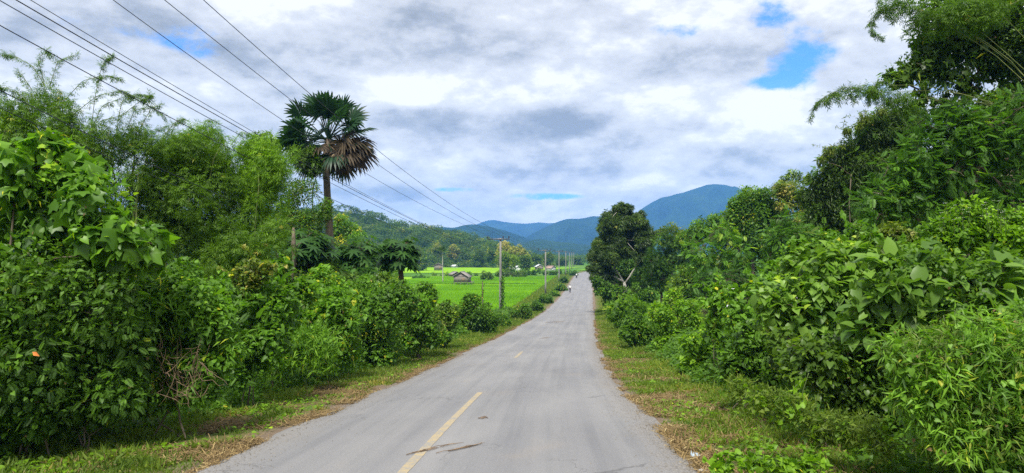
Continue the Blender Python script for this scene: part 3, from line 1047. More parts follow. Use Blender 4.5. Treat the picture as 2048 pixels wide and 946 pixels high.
# forest on the left hill: one far-off wood
def build_forest():
    m = MB()
    gx, gy = hill_lookup.shape[1], hill_lookup.shape[0]
    n = 2600
    ii = RNG.integers(6, 71, n); jj = RNG.integers(20, gx - 3, n)
    P = hill_lookup[ii, jj] + np.stack([RNG.uniform(-2, 2, n), RNG.uniform(-2, 2, n), np.zeros(n)], -1)
    R = RNG.uniform(2.2, 4.2, n)
    tp = T_cheap(.42, .08, .1)
    for p, r in zip(P, R):
        if p[0] / p[1] < -.36: continue
        k = int(RNG.integers(95, 135))
        u = unit(k); u[:, 2] = np.abs(u[:, 2]) * .95 - .25
        c = p + np.array([0, 0, r * .75])
        Q = c + u * r * RNG.uniform(.55, 1.05, k)[:, None]
        yel = RNG.random() < .07
        t0 = RNG.normal(.50, .22) + (.42 if yel else 0)
        m.scatter(tp, Q, u + unit(k) * .7, np.array([0, 0, .8]) + u * .6 + unit(k) * .3, r * RNG.uniform(.15, .30, k), np.clip(t0 + RNG.normal(0, .10, k), 0, 1))
    tag(m.build('hillside_forest', M['forest']), 'mixed green forest covering the hill behind the paddies', 'forest', kind='stuff')


build_forest()


def far_wood():
    """dark wood at the foot of the mountains beyond the end of the road"""
    m = MB(); tp = T_cheap(.42, .08, .1)
    for k in range(420):
        d = RNG.uniform(520, 760); px = RNG.uniform(1040, 1420)
        X = (px - 1024) * d / F; r = RNG.uniform(2.3, 4.2)
        z = ZF + r * RNG.uniform(.5, 1.1)
        n = 130
        u = unit(n); Q = np.array([X, d, z]) + u * np.array([1, 1, .9]) * r * RNG.uniform(.5, 1.05, n)[:, None]
        t0 = RNG.normal(.42, .2)
        m.scatter(tp, Q, u + unit(n) * .7, np.array([0, 0, .8]) + u * .6, r * RNG.uniform(.16, .28, n), np.clip(t0 + RNG.normal(0, .08, n), 0, 1))
    tag(m.build('distant_wood', M['forest']), 'dark belt of far trees across the valley beyond the road end', 'wood', kind='stuff')


far_wood()

# ------------------------------------------------------------------ plants, left side
plant('lobed_leaf_tree', 'young tree with big five-lobed leaves above the small-leaf bush, red shoots at its top', 'tree', 10.2,
      [(30, 350, 78), (95, 330, 60, .3), (-70, 400, 120, .5), (190, 400, 66), (215, 470, 60, -.2), (90, 450, 85, .4), (275, 500, 58), (190, 545, 62, .2), (20, 545, 60, -.3), (150, 360, 45, .2), (-120, 560, 110)],
      'palmate', 47, 'lobed', cover=1.5, base=60, r0=.05, fork=.25, subs=9, up=.35, out=.8, down=.9, shell=.4, lump=.42, tint=.42, young=.35, stems=2)
bush('small_leaf_bush', 'tall dark bush with rows of small oval leaves under the big lobed leaves', 9.7,
     [(60, 590, 115), (-60, 660, 150), (180, 610, 90, .3), (60, 720, 115, -.1), (-40, 790, 105), (210, 700, 90, .5), (90, 800, 70, .1), (-140, 800, 110), (240, 780, 60, .4)],
     'pin', 36, 'oval', cover=.85, base=60, tint=.38, subs=12)
bush('creeper_covered_bush', 'rounded bush smothered in small creeper leaves with bare brown twigs at its front', 11.2,
     [(300, 640, 90), (380, 610, 85, .4), (240, 580, 70, .6), (330, 720, 90, .2), (420, 680, 70, .2), (270, 740, 80, .1), (390, 750, 60)],
     'heart', 17, 'vine', cover=1.5, base=340, subs=14, tint=.50, lump=.38, also=[('broad', 34, .10, .5, 0), ('lance', 24, .3, .6, 0)])
bush('leafy_roadside_weed', 'low dark tangle of leaves at the foot of the left creeper bushes', 10.1,
     [(120, 820, 50), (230, 800, 50, .3), (20, 830, 55, -.2), (300, 800, 36, .8), (170, 770, 50, .5)],
     'heart', 21, 'oval', cover=1.3, base=160, subs=10, tint=.4)
bush('creeper_covered_bush', 'bright leafy bush right of the twiggy creeper bush on the left', 15.0,
     [(500, 650, 62), (545, 620, 55, .5), (470, 600, 50, 1), (480, 710, 55, -.2), (540, 690, 45)],
     'heart', 19, 'vine', cover=1.5, base=500, subs=12, tint=.56, also=[('broad', 32, .14, .5, 0), ('pin', 26, .2, .6, 0)])
bush('tall_grass_clump', 'bright green clump of fine grass in front of the left hedge', 18.0,
     [(600, 700, 40), (640, 690, 38), (570, 715, 30), (650, 720, 30)],
     'lance', 26, 'lance', cover=1.3, base=610, cat='grass clump', up=.2, out=.5, down=-.9, subs=8, tint=.55, r0=.004, bark='stem')
bush('creeper_covered_bush', 'heart-leaved creeper mound behind the fine grass clump on the left', 20.5,
     [(600, 620, 62, .5), (670, 635, 60), (560, 600, 45, 1.5), (640, 580, 48, 1.5), (690, 690, 42)],
     'heart', 17, 'vine', cover=1.4, base=630, subs=12, tint=.5)
bush('creeper_wall', 'tall dark creeper-hung bush with brown dead stems, left hedge below the papaya', 25.0,
     [(750, 640, 58), (735, 600, 46, .6), (790, 605, 44, .6), (760, 700, 40), (715, 660, 40)],
     'heart', 13, 'vine', cover=1.35, base=750, subs=13, tint=.36, r0=.05)
bush('creeper_wall', 'narrow upright creeper mound last but one before the open paddy', 29.0,
     [(835, 625, 42), (850, 590, 28, .3), (820, 670, 36), (862, 660, 36), (800, 640, 34, .5)],
     'heart', 12, 'vine', cover=1.35, base=838, subs=12, tint=.40, r0=.05)
bush('creeper_wall', 'drooping creeper mound ending the tall left hedge', 34.0,
     [(885, 640, 32), (900, 620, 20), (872, 670, 30)],
     'heart', 10, 'dark', cover=1.4, base=885, subs=10, tint=.7)
bush('twiggy_bush', 'round dark bush standing alone left of the tall concrete pole', 47.0,
     [(930, 628, 26), (962, 630, 25), (945, 605, 18), (985, 640, 16), (915, 650, 18), (950, 655, 25), (980, 656, 14)],
     'ovalc', 8, 'oval', cover=1.5, base=950, subs=10, tint=.38)
for i, (px, py, r, d, lab) in enumerate([
        (1003, 640, 13, 55, 'low weeds round the foot of the tall concrete pole'),
        (1042, 622, 15, 68, 'dark bush on the embankment just right of the tall pole'),
        (1068, 610, 12, 84, 'small bush on the left embankment below the second pole'),
        (1092, 597, 11, 108, 'leafy shrub at the foot of the second concrete pole'),
        (1108, 588, 8, 130, 'bush on the embankment opposite the walking person'),
        (1122, 573, 9, 150, 'dark rounded shrub beyond the walking person on the left verge'),
        (1128, 560, 7, 190, 'small dark shrub beside the road short of the far walker'),
        (1148, 547, 6, 250, 'reddish-green shrub at the far bend of the road')]):
    bush('embankment_shrub', lab, d, [(px, py, r), (px - r * .9, py + r * .3, r * .7), (px + r * .8, py + r * .4, r * .7)], 'ovalc', max(4.0, r * .42), 'oval', cover=1.5, subs=7, tint=.42)
bush('hedge_shrub', 'broad dark shrubbery filling the gap behind the left creeper mounds', 30,
     [(700, 600, 55), (640, 570, 55, 2), (760, 580, 40, 1), (560, 570, 60, 1)], 'heart', 13, 'dark', cover=1.2, base=690, tint=.8, subs=12)

# papaya trees
def papaya(name, label, d, px, py, r, base, low, n=44, leafpx=27):
    g = float(ground((base - 1024) * d / F, d)); B = np.array([(base - 1024) * d / F, d, g])
    root = empty(name, B, label, 'tree')
    m = MB(); t = MB()
    heads = [at(px + RNG.uniform(-r * .4, r * .4), py + RNG.uniform(-r * .2, r * .35), d + RNG.uniform(-.8, .8)) for _ in range(5)]
    for h in heads:
        t.tube(limb_path(B + [RNG.normal(0, .15), 0, -.2], h, 0, .08, 7), np.linspace(.085, .05, 7), 7)
        k = n
        a = RNG.uniform(0, 6.283, k); el = RNG.uniform(-.5, .9, k)
        D = np.stack([np.cos(a) * np.cos(el), np.sin(a) * np.cos(el), np.sin(el)], -1)
        L = r * d / F * RNG.uniform(.35, .75, k)
        E = h + D * L[:, None]
        for e in E: t.tube([h, (h + e) / 2 + [0, 0, .05], e], [.018, .014, .01], 4, cap=False)
        D2 = D * np.array([1, 1, .3]) + np.array([0, 0, -.55])
        U = D * .5 + np.array([0, 0, .8]) + unit(k) * .2
        m.scatter(T_papaya, E, D2, U, leafpx * d / F * RNG.uniform(.55, .95, k), np.clip(RNG.normal(.42, .16, k), 0, 1))
    t.build('trunk', M['bark'], root, origin=B, smooth=True)
    m.build('crown', M['papaya'], root, origin=B)


papaya('papaya_tree', 'papaya tree with drooping deep-cut leaves, at the left edge of the open paddy', 38, 808, 515, 62, 815, 590)
papaya('papaya_tree', 'papaya tree with a spreading crown just right of the palm trunk', 35, 700, 505, 55, 690, 590, 42)
papaya('papaya_tree', 'papaya tree left of the palm trunk, over the dead snag', 32, 618, 495, 62, 650, 590, 44, 30)
bush('cassava_shrub', 'low dark cassava-like shrub under the middle papaya', 33, [(740, 560, 26), (690, 560, 26)], 'papaya', 26, 'papaya', cover=1.2, base=720)


# sugar palm with fan fronds
def sugar_palm():
    d = 38.0
    B = np.array([(662 - 1024) * d / F, d, 0]); B[2] = float(ground(B[0], d))
    top = at(655, 278, d)
    root = empty('sugar_palm', B, 'tall fan palm with a shaggy skirt of dead brown fronds above the left trees', 'palm')
    t = MB(); n = 14
    p = np.linspace(0, 1, n)[:, None] * (top - B) + B + [0, 0, -.2]
    p[:, 0] += .12 * np.sin(np.linspace(0, 5, n)); p[-1] = top
    t.tube(p, np.linspace(.26, .17, n), 12)
    for k in range(60):
        q = RNG.random(); c = B + (top - B) * q
        a = RNG.uniform(0, 6.28); e = c + np.array([math.cos(a) * .26, math.sin(a) * .26, .12])
        t.tube([c, e], [.04, .01], 4, cap=False)
    t.build('trunk', M['bark'], root, origin=B, smooth=True)

    def fan(m, o, D, R, seed, dead=False):
        """petiole, then pleated ribs spread 250 degrees, split and drooping at their tips"""
        D = D / np.linalg.norm(D)
        side = np.cross(D, [0, 0, 1.0]); side /= np.linalg.norm(side); up = np.cross(side, D)
        ro = RNG.uniform(-1.2, 1.2); side, up = side * math.cos(ro) + up * math.sin(ro), up * math.cos(ro) - side * math.sin(ro)
        pet = R * (1.55 if not dead else 1.35)
        c = o + D * pet + np.array([0, 0, -.05])
        m.tube([o, (o + c) / 2 + [0, 0, .05], c], [.035, .03, .022], 4, tint=.55, cap=False)
        nr = 24
        for i in range(nr):
            a = math.radians(-128 + 256 * i / (nr - 1)) + RNG.normal(0, .03)
            L = R * (1.0 - .22 * abs(a) / 2.2) * RNG.uniform(.85, 1.08)
            v = D * math.cos(a) + side * math.sin(a)
            bow = up * (.16 if i % 2 else .05) * R
            w = L * .075
            wv = -D * math.sin(a) + side * math.cos(a)
            dr = .18 if not dead else .65
            p0 = c; p1 = c + v * L * .5 + bow * .5; p2 = c + v * L * .8 + bow * .3 - np.array([0, 0, dr * .25 * L]); p3 = c + v * L + np.array([0, 0, -dr * L * .5])
            V = [p0, p1 + wv * w, p1 - wv * w, p1 + up * w * .5, p2 + wv * w * .55, p2 - wv * w * .55, p3]
            m.add(V, [(0, 3, 1), (0, 2, 3), (1, 3, 4), (3, 2, 5), (3, 5, 4), (4, 5, 6)], float(np.clip(RNG.normal(.42, .18), 0, 1)))
    g, dm = MB(), MB()
    for k in range(34):
        a = k * 2.399; el = math.radians(RNG.uniform(-12, 78))
        fan(g, top + unit(1)[0] * .1, np.array([math.cos(a) * math.cos(el), math.sin(a) * math.cos(el), math.sin(el)]), RNG.uniform(.95, 1.25), k)
    for k in range(26):
        a = k * 2.399 + .6; el = math.radians(RNG.uniform(-50, 0))
        b = dm if k % 3 else g
        fan(b, top - [0, 0, .15 + .25 * RNG.random()], np.array([math.cos(a) * math.cos(el), math.sin(a) * math.cos(el), math.sin(el)]), RNG.uniform(.85, 1.15), k, dead=True)
    for k in range(12):      # more dead fronds hang on the road side
        a = RNG.uniform(-1.0, .5); el = math.radians(RNG.uniform(-35, 12))
        fan(dm, top - [0, 0, .3], np.array([math.cos(a) * math.cos(el), math.sin(a) * math.cos(el), math.sin(el)]), RNG.uniform(.9, 1.25), k, dead=True)
    g.build('crown', M['palm'], root, origin=B)
    dm.build('dead_fronds', M['deadpalm'], root, origin=B)


sugar_palm()
plant('creeper_tree', 'small dark leafy tree growing up under the fan palm crown', 'tree', 36.5,
      [(610, 322, 30), (632, 338, 18), (592, 306, 20), (628, 305, 12)], 'ovalc', 11, 'dark', cover=1.2, base=612, r0=.07, fork=.6, tint=.75)
plant('thin_tree', 'thin open tree with sky showing through, left of the palm trunk', 'tree', 36,
      [(600, 385, 34), (640, 420, 26), (580, 430, 34), (620, 450, 30), (570, 480, 34), (680, 440, 10)], 'ovalc', 11, 'oval', cover=.38, base=600, r0=.08, fork=.5, tint=.34, shell=.2)
plant('creeper_column', 'creepers climbing round the lower palm trunk', 'climber', 37.5,
      [(664, 500, 12), (655, 530, 12), (668, 555, 15)], 'ovalc', 9, 'oval', cover=.6, base=664, r0=.03, fork=.5, parts=('stems', 'foliage'))


# bamboo clumps with arching culms and sprigs
def bamboo(label, d, clumps, size_px, mat, base, cover=1.0, culms=14, sprigs=(), tint=.42, **kw):
    X = (base - 1024) * d / F; g = float(ground(X, d)); B = np.array([X, d, g])
    root = empty('bamboo_clump', B, label, 'bamboo')
    C = [(at(q[0], q[1], d + (q[3] if len(q) > 3 else 0)), q[2] * d / F) for q in clumps]
    size_px = size_px * .95
    m, t = MB(), MB()
    kw.setdefault('subs', 12); kw.setdefault('lump', .40)
    sub = crown(m, C, 'spray', size_px * d / F, cover, tint, out=.75, down=.55, up=.5, **kw)
    for k in range(culms):
        c = sub[RNG.integers(len(sub))][0]
        b = B + np.array([RNG.normal(0, .5), RNG.normal(0, .5), -.2])
        t.tube(limb_path(b, c, .16, .04, 9), np.linspace(.04, .012, 9), 6)
    for s in sprigs:
        pts = np.array([at(q[0], q[1], d + (q[2] if len(q) > 2 else 0)) for q in s])
        if culms == 0: t.tube(limb_path(at(2200, 330, d), pts[0], .12, .02, 9), np.linspace(.012, .007, 9), 5)
        tt = np.linspace(0, 1, len(pts)); u = np.linspace(0, 1, 26)
        P = np.stack([np.interp(u, tt, pts[:, i]) for i in range(3)], -1)
        P[1:-1] = (P[:-2] + P[1:-1] * 2 + P[2:]) / 4
        t.tube(P, np.linspace(.012, .003, len(P)), 4, cap=False)
        n = int(34 * np.sum(np.linalg.norm(np.diff(P, axis=0), axis=1)) / (.55))
        n = max(n, 20)
        j = np.clip((RNG.random(n) ** .8) * 25, 0, 24.99); a = j.astype(int); f = (j - a)[:, None]
        Q = P[a] * (1 - f) + P[a + 1] * f
        tan = P[np.minimum(a + 1, 25)] - P[a]
        tan /= np.linalg.norm(tan, axis=1, keepdims=True)
        m.scatter(T_spray, Q, tan * .6 + unit(n) * .8 + [0, 0, -.35], unit(n) * .5 + [0, 0, .8], size_px * d / F * RNG.uniform(.55, 1.0, n), np.clip(RNG.normal(tint - .08, .12, n), 0, 1))
    t.build('culms', M['culm'], root, origin=B, smooth=True)
    m.build('foliage', M[mat], root, origin=B)


bamboo('feathery bamboo clump at the far left with thin sprigs rising against the sky', 17.5,
       [(-40, 280, 100), (40, 270, 62), (30, 360, 90), (-90, 420, 130), (120, 420, 80, 1), (55, 220, 40)], 17, 'bamboo', 20, .8, 16,
       [[(60, 260), (50, 200), (20, 178), (-10, 170)], [(20, 240), (-10, 200), (-30, 190)]], tint=.36)
bamboo('tallest left bamboo with a lone thin shoot and arching sprigs above it', 19,
       [(85, 190, 34), (110, 235, 48), (95, 290, 60), (160, 300, 58), (190, 270, 38), (140, 360, 70, .5)], 15, 'bamboo', 130, .62, 12,
       [[(90, 200), (80, 150), (70, 120), (85, 95), (100, 110)], [(85, 170), (60, 130), (20, 108), (0, 105)], [(95, 170), (110, 120), (150, 105)],
        [(120, 205), (160, 160), (205, 148), (240, 155)], [(140, 230), (190, 190), (240, 178), (262, 190)], [(175, 300), (185, 200), (196, 140), (205, 116), (218, 112)],
        [(180, 260), (200, 210), (250, 190), (300, 200)], [(60, 180), (40, 150), (30, 140)], [(200, 240), (240, 230), (290, 190), (296, 188)]], tint=.40)
bamboo('sparse bamboo tips between the tallest bamboo and the dense grove', 20,
       [(255, 265, 34), (230, 300, 45), (290, 290, 40), (340, 285, 30), (200, 340, 60), (270, 340, 55)], 14, 'bamboo', 250, .55, 10,
       [[(230, 260), (240, 200), (270, 185), (295, 190)], [(250, 260), (265, 220), (300, 210), (330, 235)], [(320, 280), (345, 245), (365, 235)], [(280, 250), (300, 215), (320, 205)]], tint=.40)
bamboo('dense dark green bamboo grove in the middle of the left trees', 21,
       [(330, 330, 72), (290, 420, 85), (380, 400, 90), (330, 500, 90), (430, 470, 80), (400, 300, 55), (250, 480, 70, 1)], 15, 'bamboo', 350, 1.0, 16,
       [[(340, 270), (350, 240), (365, 236)], [(300, 290), (300, 260), (330, 250)]], tint=.34)
bamboo('bright green plumed bamboo with rounded tops beside the palm', 22,
       [(400, 275, 36), (450, 320, 55), (510, 330, 55), (545, 310, 42), (480, 400, 62), (540, 390, 48), (420, 350, 50), (560, 350, 30)], 14, 'bamboo_b', 500, 1.0, 16,
       [[(400, 260), (410, 238), (430, 240)], [(460, 290), (480, 262), (500, 268)]], tint=.46)
bamboo('drooping bamboo skirt under the bright plumed bamboo', 20.5,
       [(470, 500, 60), (540, 480, 50), (420, 540, 55), (510, 550, 50), (380, 560, 50)], 16, 'bamboo', 470, 1.0, 10, tint=.46)
plant('broadleaf_tree', 'small dark rounded tree top showing over the bright bamboo', 'tree', 42,
      [(522, 285, 26), (500, 300, 22), (545, 292, 18), (520, 340, 50)], 'ovalc', 9, 'dark', cover=1.1, base=520, r0=.12, fork=.7, tint=.7)
plant('yellow_leaf_sapling', 'thin sapling with yellow-green leaves before the dark bamboo', 'sapling', 15,
      [(505, 545, 26), (535, 540, 18), (500, 575, 22), (480, 560, 16)], 'heart', 17, 'yellow', cover=.7, base=500, r0=.012, tint=.62)
bush('leafy_shrub', 'heart-leaved shrub in front of the bamboo skirt', 18.5, [(560, 560, 42), (600, 590, 36), (530, 590, 40), (450, 590, 40, -1)], 'heart', 20, 'vine', cover=1.3, base=560, tint=.5)
bush('fern_clump', 'arching fern-like fronds between the papaya trunks', 34, [(700, 580, 20), (685, 590, 16)], 'pin', 34, 'bright', cover=.6, base=690, tint=.4)
for k, (px, py, r, d, lab) in enumerate([
        (720, 500, 34, 75, 'pale green tree behind the palm trunk at the hill foot'), (745, 530, 26, 80, 'low light-green shrub tree behind the papaya'),
        (690, 455, 26, 90, 'tree top right of the palm trunk against the wooded hill'), (775, 560, 24, 60, 'pale scrub below the right papaya')]):
    plant('valley_tree', lab, 'tree', d, [(px, py, r), (px - r * .7, py + r * .6, r * .8), (px + r * .7, py + r * .6, r * .8), (px, py + r * 1.2, r)], 'ovalc', 7, 'oval', cover=1.2, base=px, r0=.12, fork=.5, tint=.5 + .05 * k)

# trees and scrub out in the paddies
for (px, py, r, d, mat, tint, lab) in [
        (1015, 515, 17, 250, 'dark', .9, 'dark bamboo-like tree directly behind the tall concrete pole'),
        (1050, 520, 11, 300, 'dark', .8, 'round dark tree right of the tall pole at the field edge'),
        (1008, 495, 12, 360, 'yellow', .9, 'yellow-flowering tree top left of the tall pole'),
        (1032, 499, 13, 350, 'yellow', .9, 'yellow-flowering tree right behind the tall pole'),
        (1046, 506, 10, 345, 'yellow', .85, 'last yellow-topped tree of the wood edge'),
        (875, 494, 10, 420, 'yellow', .85, 'yellow-topped tree left of the thin tall palm'),
        (908, 500, 11, 430, 'yellow', .8, 'yellowish tree right of the thin tall palm'),
        (930, 508, 9, 430, 'forest', .7, 'pale tree on the wood edge above the hut'),
        (1075, 515, 10, 380, 'forest', .6, 'dark tree beside the white-roofed houses'),
        (1096, 512, 10, 420, 'forest', .75, 'light green tree behind the second pole'),
        (1125, 520, 9, 450, 'forest', .4, 'dark tree behind the third and fourth poles'),
        (1155, 522, 9, 480, 'dark', .6, 'dark tree at the end of the line of poles'),
        (960, 512, 13, 400, 'forest', .55, 'green tree at the wood edge left of the tall pole'),
        (985, 508, 12, 390, 'forest', .5, 'broad green tree just left of the tall pole'),
        (840, 515, 15, 330, 'dark', .8, 'dark tree at the left end of the far paddy')]:
    C = [(px, py, r), (px - r * .6, py + r * .5, r * .8), (px + r * .6, py + r * .5, r * .8), (px, py + r * 1.1, r * .9)]
    plant('field_tree', lab, 'tree', d, C, 'ovalc', 3.6, mat, cover=1.1, base=px, r0=.18, fork=.5, tint=tint, subs=7)
bush('bank_scrub', 'row of low scrub along the bank behind the hut', 262,
     [(868 + 14 * k, 553 + 3 * math.sin(k * 2.1), 6 + 2 * (k % 3 == 0)) for k in range(10)], 'ovalc', 3.6, 'oval', cover=1.3, base=930, tint=.5, subs=5, stems=5)
bush('bank_scrub', 'scrubby hedge running from the tall pole to the far poles', 268,
     [(1012 + 11 * k, 545 + 2 * math.sin(k * 1.7), 6 + 2 * (k % 4 == 1)) for k in range(13)], 'ovalc', 3.6, 'oval', cover=1.3, base=1070, tint=.45, subs=5, stems=5)
bush('round_bush', 'round dark green bush in the paddy between the hut and the tall pole', 215, [(972, 551, 9), (965, 555, 6), (981, 555, 6)], 'ovalc', 3.4, 'dark', cover=1.5, base=972, tint=.8, subs=7)
bush('round_bush', 'low dark bushes left of the hut', 230, [(845, 556, 8), (858, 560, 6), (868, 563, 5), (832, 560, 8)], 'ovalc', 3.4, 'oval', cover=1.5, base=850, tint=.4, subs=7)
bush('bank_scrub', 'bushes under the dark tree behind the tall pole', 240, [(1000, 548, 9), (1015, 550, 9), (1032, 550, 8), (1047, 548, 7)], 'ovalc', 3.6, 'dark', cover=1.4, base=1020, tint=.85, subs=6, stems=4)

# ------------------------------------------------------------------ plants, right side
plant('mango_tree', 'big rounded dark mango tree with pale forked trunk beside the road', 'tree', 80,
      [(1245, 432, 24), (1225, 450, 30), (1270, 452, 28), (1212, 485, 28), (1250, 480, 32), (1288, 480, 26), (1200, 520, 26), (1222, 512, 22, -1), (1287, 512, 22), (1192, 545, 15), (1215, 550, 18), (1300, 470, 16), (1258, 418, 14), (1180, 536, 7), (1240, 418, 14), (1285, 440, 18), (1222, 430, 16), (1262, 488, 28, 2), (1225, 470, 26, 1), (1275, 465, 24, 1), (1205, 505, 24, 1)],
      'whorl', 12, 'mango', cover=1.7, base=1256, r0=.20, fork=.42, bark='palebark', tint=.42, subs=10, stems=3, young=.3)
plant('broadleaf_tree', 'finer-leaved darker tree just right of the mango', 'tree', 76,
      [(1325, 500, 30), (1345, 480, 24), (1310, 530, 28), (1350, 525, 30), (1370, 500, 22), (1330, 560, 25), (1300, 560, 18), (1290, 540, 20, 4), (1275, 570, 16, 5)], 'pinf', 10, 'oval', cover=1.1, base=1325, r0=.14, fork=.4, tint=.22, stems=2)
plant('broadleaf_tree', 'open-topped tree with reddish young leaves behind the finer-leaved tree', 'tree', 90,
      [(1340, 460, 15), (1322, 462, 12), (1362, 465, 14), (1350, 478, 20)], 'ovalc', 8, 'yellow', cover=.8, base=1345, r0=.12, fork=.8, tint=.55)
bush('roadside_shrub', 'dark shrubs crowding under the mango tree', 74, [(1205, 575, 18), (1225, 585, 18), (1195, 565, 12), (1215, 600, 15), (1245, 590, 16), (1275, 585, 18), (1300, 590, 18)], 'ovalc', 8, 'oval', cover=1.5, base=1230, tint=.3, stems=6)
bush('roadside_shrub', 'bright feathery shrub at the roadside below the mango', 50, [(1250, 608, 26), (1230, 622, 20), (1275, 618, 20), (1245, 635, 22)], 'pinf', 14, 'bright', cover=1.2, base=1248, tint=.25)
bush('roadside_shrub', 'lime green shrub between the feathery shrub and the right thicket', 47, [(1345, 600, 17), (1350, 585, 13), (1360, 615, 16)], 'ovalc', 10, 'bright', cover=1.3, base=1350, tint=.6)
bush('roadside_shrub', 'mid-green bush on the right verge with dark shaded foot', 34, [(1275, 650, 26), (1255, 665, 18), (1300, 660, 22), (1270, 680, 18)], 'ovalc', 12, 'oval', cover=1.5, base=1272, tint=.45)
bush('roadside_shrub', 'spreading light green weeds behind the right verge', 31, [(1320, 630, 26), (1370, 625, 28), (1340, 660, 26), (1390, 650, 30), (1330, 690, 22), (1420, 620, 25, 2)], 'ovalc', 13, 'bright', cover=1.3, base=1350, tint=.36, stems=6)
bush('roadside_shrub', 'leafy weed stand halfway along the right verge', 21, [(1400, 690, 34), (1440, 650, 30), (1430, 720, 34), (1380, 720, 22), (1460, 690, 30)], 'heart', 18, 'bright', cover=1.1, base=1420, tint=.30, stems=6)
bush('tall_weed', 'upright thin-stemmed weed rising over the leafy weeds', 19, [(1430, 610, 15), (1430, 640, 18), (1428, 670, 20)], 'heart', 20, 'vine', cover=1.0, base=1430, tint=.4, stems=2)
bush('roadside_shrub', 'dark shrub closing the gap behind the mango trunk', 87, [(1235, 560, 22), (1265, 555, 24), (1295, 552, 24), (1320, 560, 22), (1280, 580, 22), (1280, 535, 22), (1305, 530, 20), (1242, 533, 22), (1215, 540, 18)], 'ovalc', 8, 'oval', cover=1.6, base=1270, tint=.2, stems=5)
# the wooded slope
PIN = 'pinnate'
plant('feather_leaf_tree', 'low tree with long light green feather leaves right of the mango', 'tree', 46,
      [(1400, 500, 34), (1440, 475, 30), (1470, 510, 34), (1420, 535, 34), (1385, 530, 20), (1440, 455, 14)], 'pin', 28, PIN, cover=.95, base=1430, r0=.08, tint=.60, fork=.4, out=.9, up=.9, stems=2, also=[])
plant('feather_leaf_tree', 'blue-green feather-leaved sapling lower on the right slope', 'tree', 38,
      [(1430, 560, 34), (1480, 560, 36), (1400, 575, 26), (1500, 600, 34), (1450, 590, 30)], 'pin', 28, PIN, cover=.95, base=1450, r0=.06, tint=.32, out=.9, up=.9, stems=2, also=[])
plant('slope_tree', 'rounded mid-green tree breaking the skyline left of the yellow-flowered trees', 'tree', 62,
      [(1500, 395, 26), (1480, 415, 26), (1525, 400, 26), (1505, 430, 34), (1470, 440, 24), (1540, 425, 26), (1500, 470, 36)], 'ovalc', 9, 'oval', cover=1.1, base=1505, r0=.16, fork=.6, tint=.40)
plant('slope_tree', 'olive bush-like trees sloping down behind the feather-leaved tree', 'tree', 66,
      [(1400, 460, 24), (1375, 480, 22), (1430, 445, 20), (1440, 470, 26), (1455, 430, 16)], 'ovalc', 8, 'oval', cover=1.2, base=1410, r0=.14, fork=.6, tint=.48)
plant('flowering_tree', 'tree topped with pale yellow blossom on the right skyline', 'tree', 60,
      [(1585, 385, 24), (1610, 410, 22), (1570, 410, 20), (1560, 375, 16)], 'ovalc', 8, 'yellow', cover=1.1, base=1590, r0=.14, fork=.7, tint=.84)
plant('flowering_tree', 'pale yellow-leaved tree below the skyline blossom', 'tree', 52,
      [(1630, 425, 24), (1610, 440, 20), (1650, 440, 20)], 'ovalc', 9, 'yellow', cover=1.1, base=1630, r0=.12, fork=.7, tint=.80)
plant('slope_tree', 'sparse grey-green tree on the skyline behind the blossom', 'tree', 70,
      [(1588, 352, 15), (1572, 362, 12), (1610, 356, 14), (1560, 380, 18)], 'ovalc', 8, 'dark', cover=.7, base=1590, r0=.14, fork=.8, tint=.8)
plant('feather_leaf_tree', 'light green layered tree low in the middle of the right slope', 'tree', 32,
      [(1560, 470, 38), (1600, 480, 40), (1540, 510, 36), (1590, 530, 40), (1640, 510, 36), (1560, 450, 22)], 'pin', 26, PIN, cover=1.0, base=1580, r0=.08, tint=.52, out=.9, up=.9, stems=2, also=[])
plant('slope_tree', 'dark glossy tree with pale drooping shoots on the right skyline', 'tree', 34,
      [(1680, 330, 36), (1720, 290, 42), (1760, 270, 40), (1650, 370, 36), (1700, 380, 48), (1740, 340, 48), (1640, 420, 36), (1690, 430, 40), (1780, 330, 48), (1620, 390, 22), (1745, 255, 30), (1800, 270, 45), (1830, 240, 34), (1790, 235, 26)],
      'lancec', 17, 'dark', cover=1.5, base=1700, r0=.16, fork=.5, tint=.45, young=.15, up=.4, down=.7)
plant('pale_shoot_tree', 'pale lime shoots standing up out of the dark skyline tree', 'tree', 33,
      [(1660, 300, 11), (1735, 232, 14), (1765, 222, 12), (1700, 262, 10), (1645, 320, 9), (1725, 250, 10)], 'lancec', 16, 'yellow', cover=1.0, base=1700, r0=.025, tint=.66, fork=.8, down=.8)
plant('feather_leaf_tree', 'large soft feather-leaved tree in tiers on the right', 'tree', 20,
      [(1850, 320, 60), (1800, 360, 55), (1760, 400, 48), (1900, 290, 60), (1880, 380, 75), (1960, 330, 75), (1820, 420, 55), (1940, 430, 70), (2030, 300, 80), (2050, 400, 80), (1980, 260, 50), (1745, 430, 32), (1860, 255, 34), (1920, 240, 40), (2040, 230, 50)],
      'pin', 36, PIN, cover=1.15, base=1900, r0=.14, tint=.42, fork=.45, out=.9, up=1.0, down=.1, stems=3, subs=12, also=[])
plant('lobed_leaf_tree', 'tall dark tree with palm-shaped leaves leaning over the top right corner', 'tree', 25,
      [(1800, 150, 26), (1840, 130, 34), (1880, 100, 42), (1930, 90, 45), (1900, 150, 34), (1970, 120, 45), (1860, 60, 38), (1930, 30, 48), (2000, 70, 50), (2040, 140, 45), (1945, 170, 24), (1850, 190, 20), (1900, 215, 28), (1775, 152, 14)],
      'palmate', 22, 'dark', cover=.62, base=1960, r0=.16, tint=.36, fork=.6, down=.7)
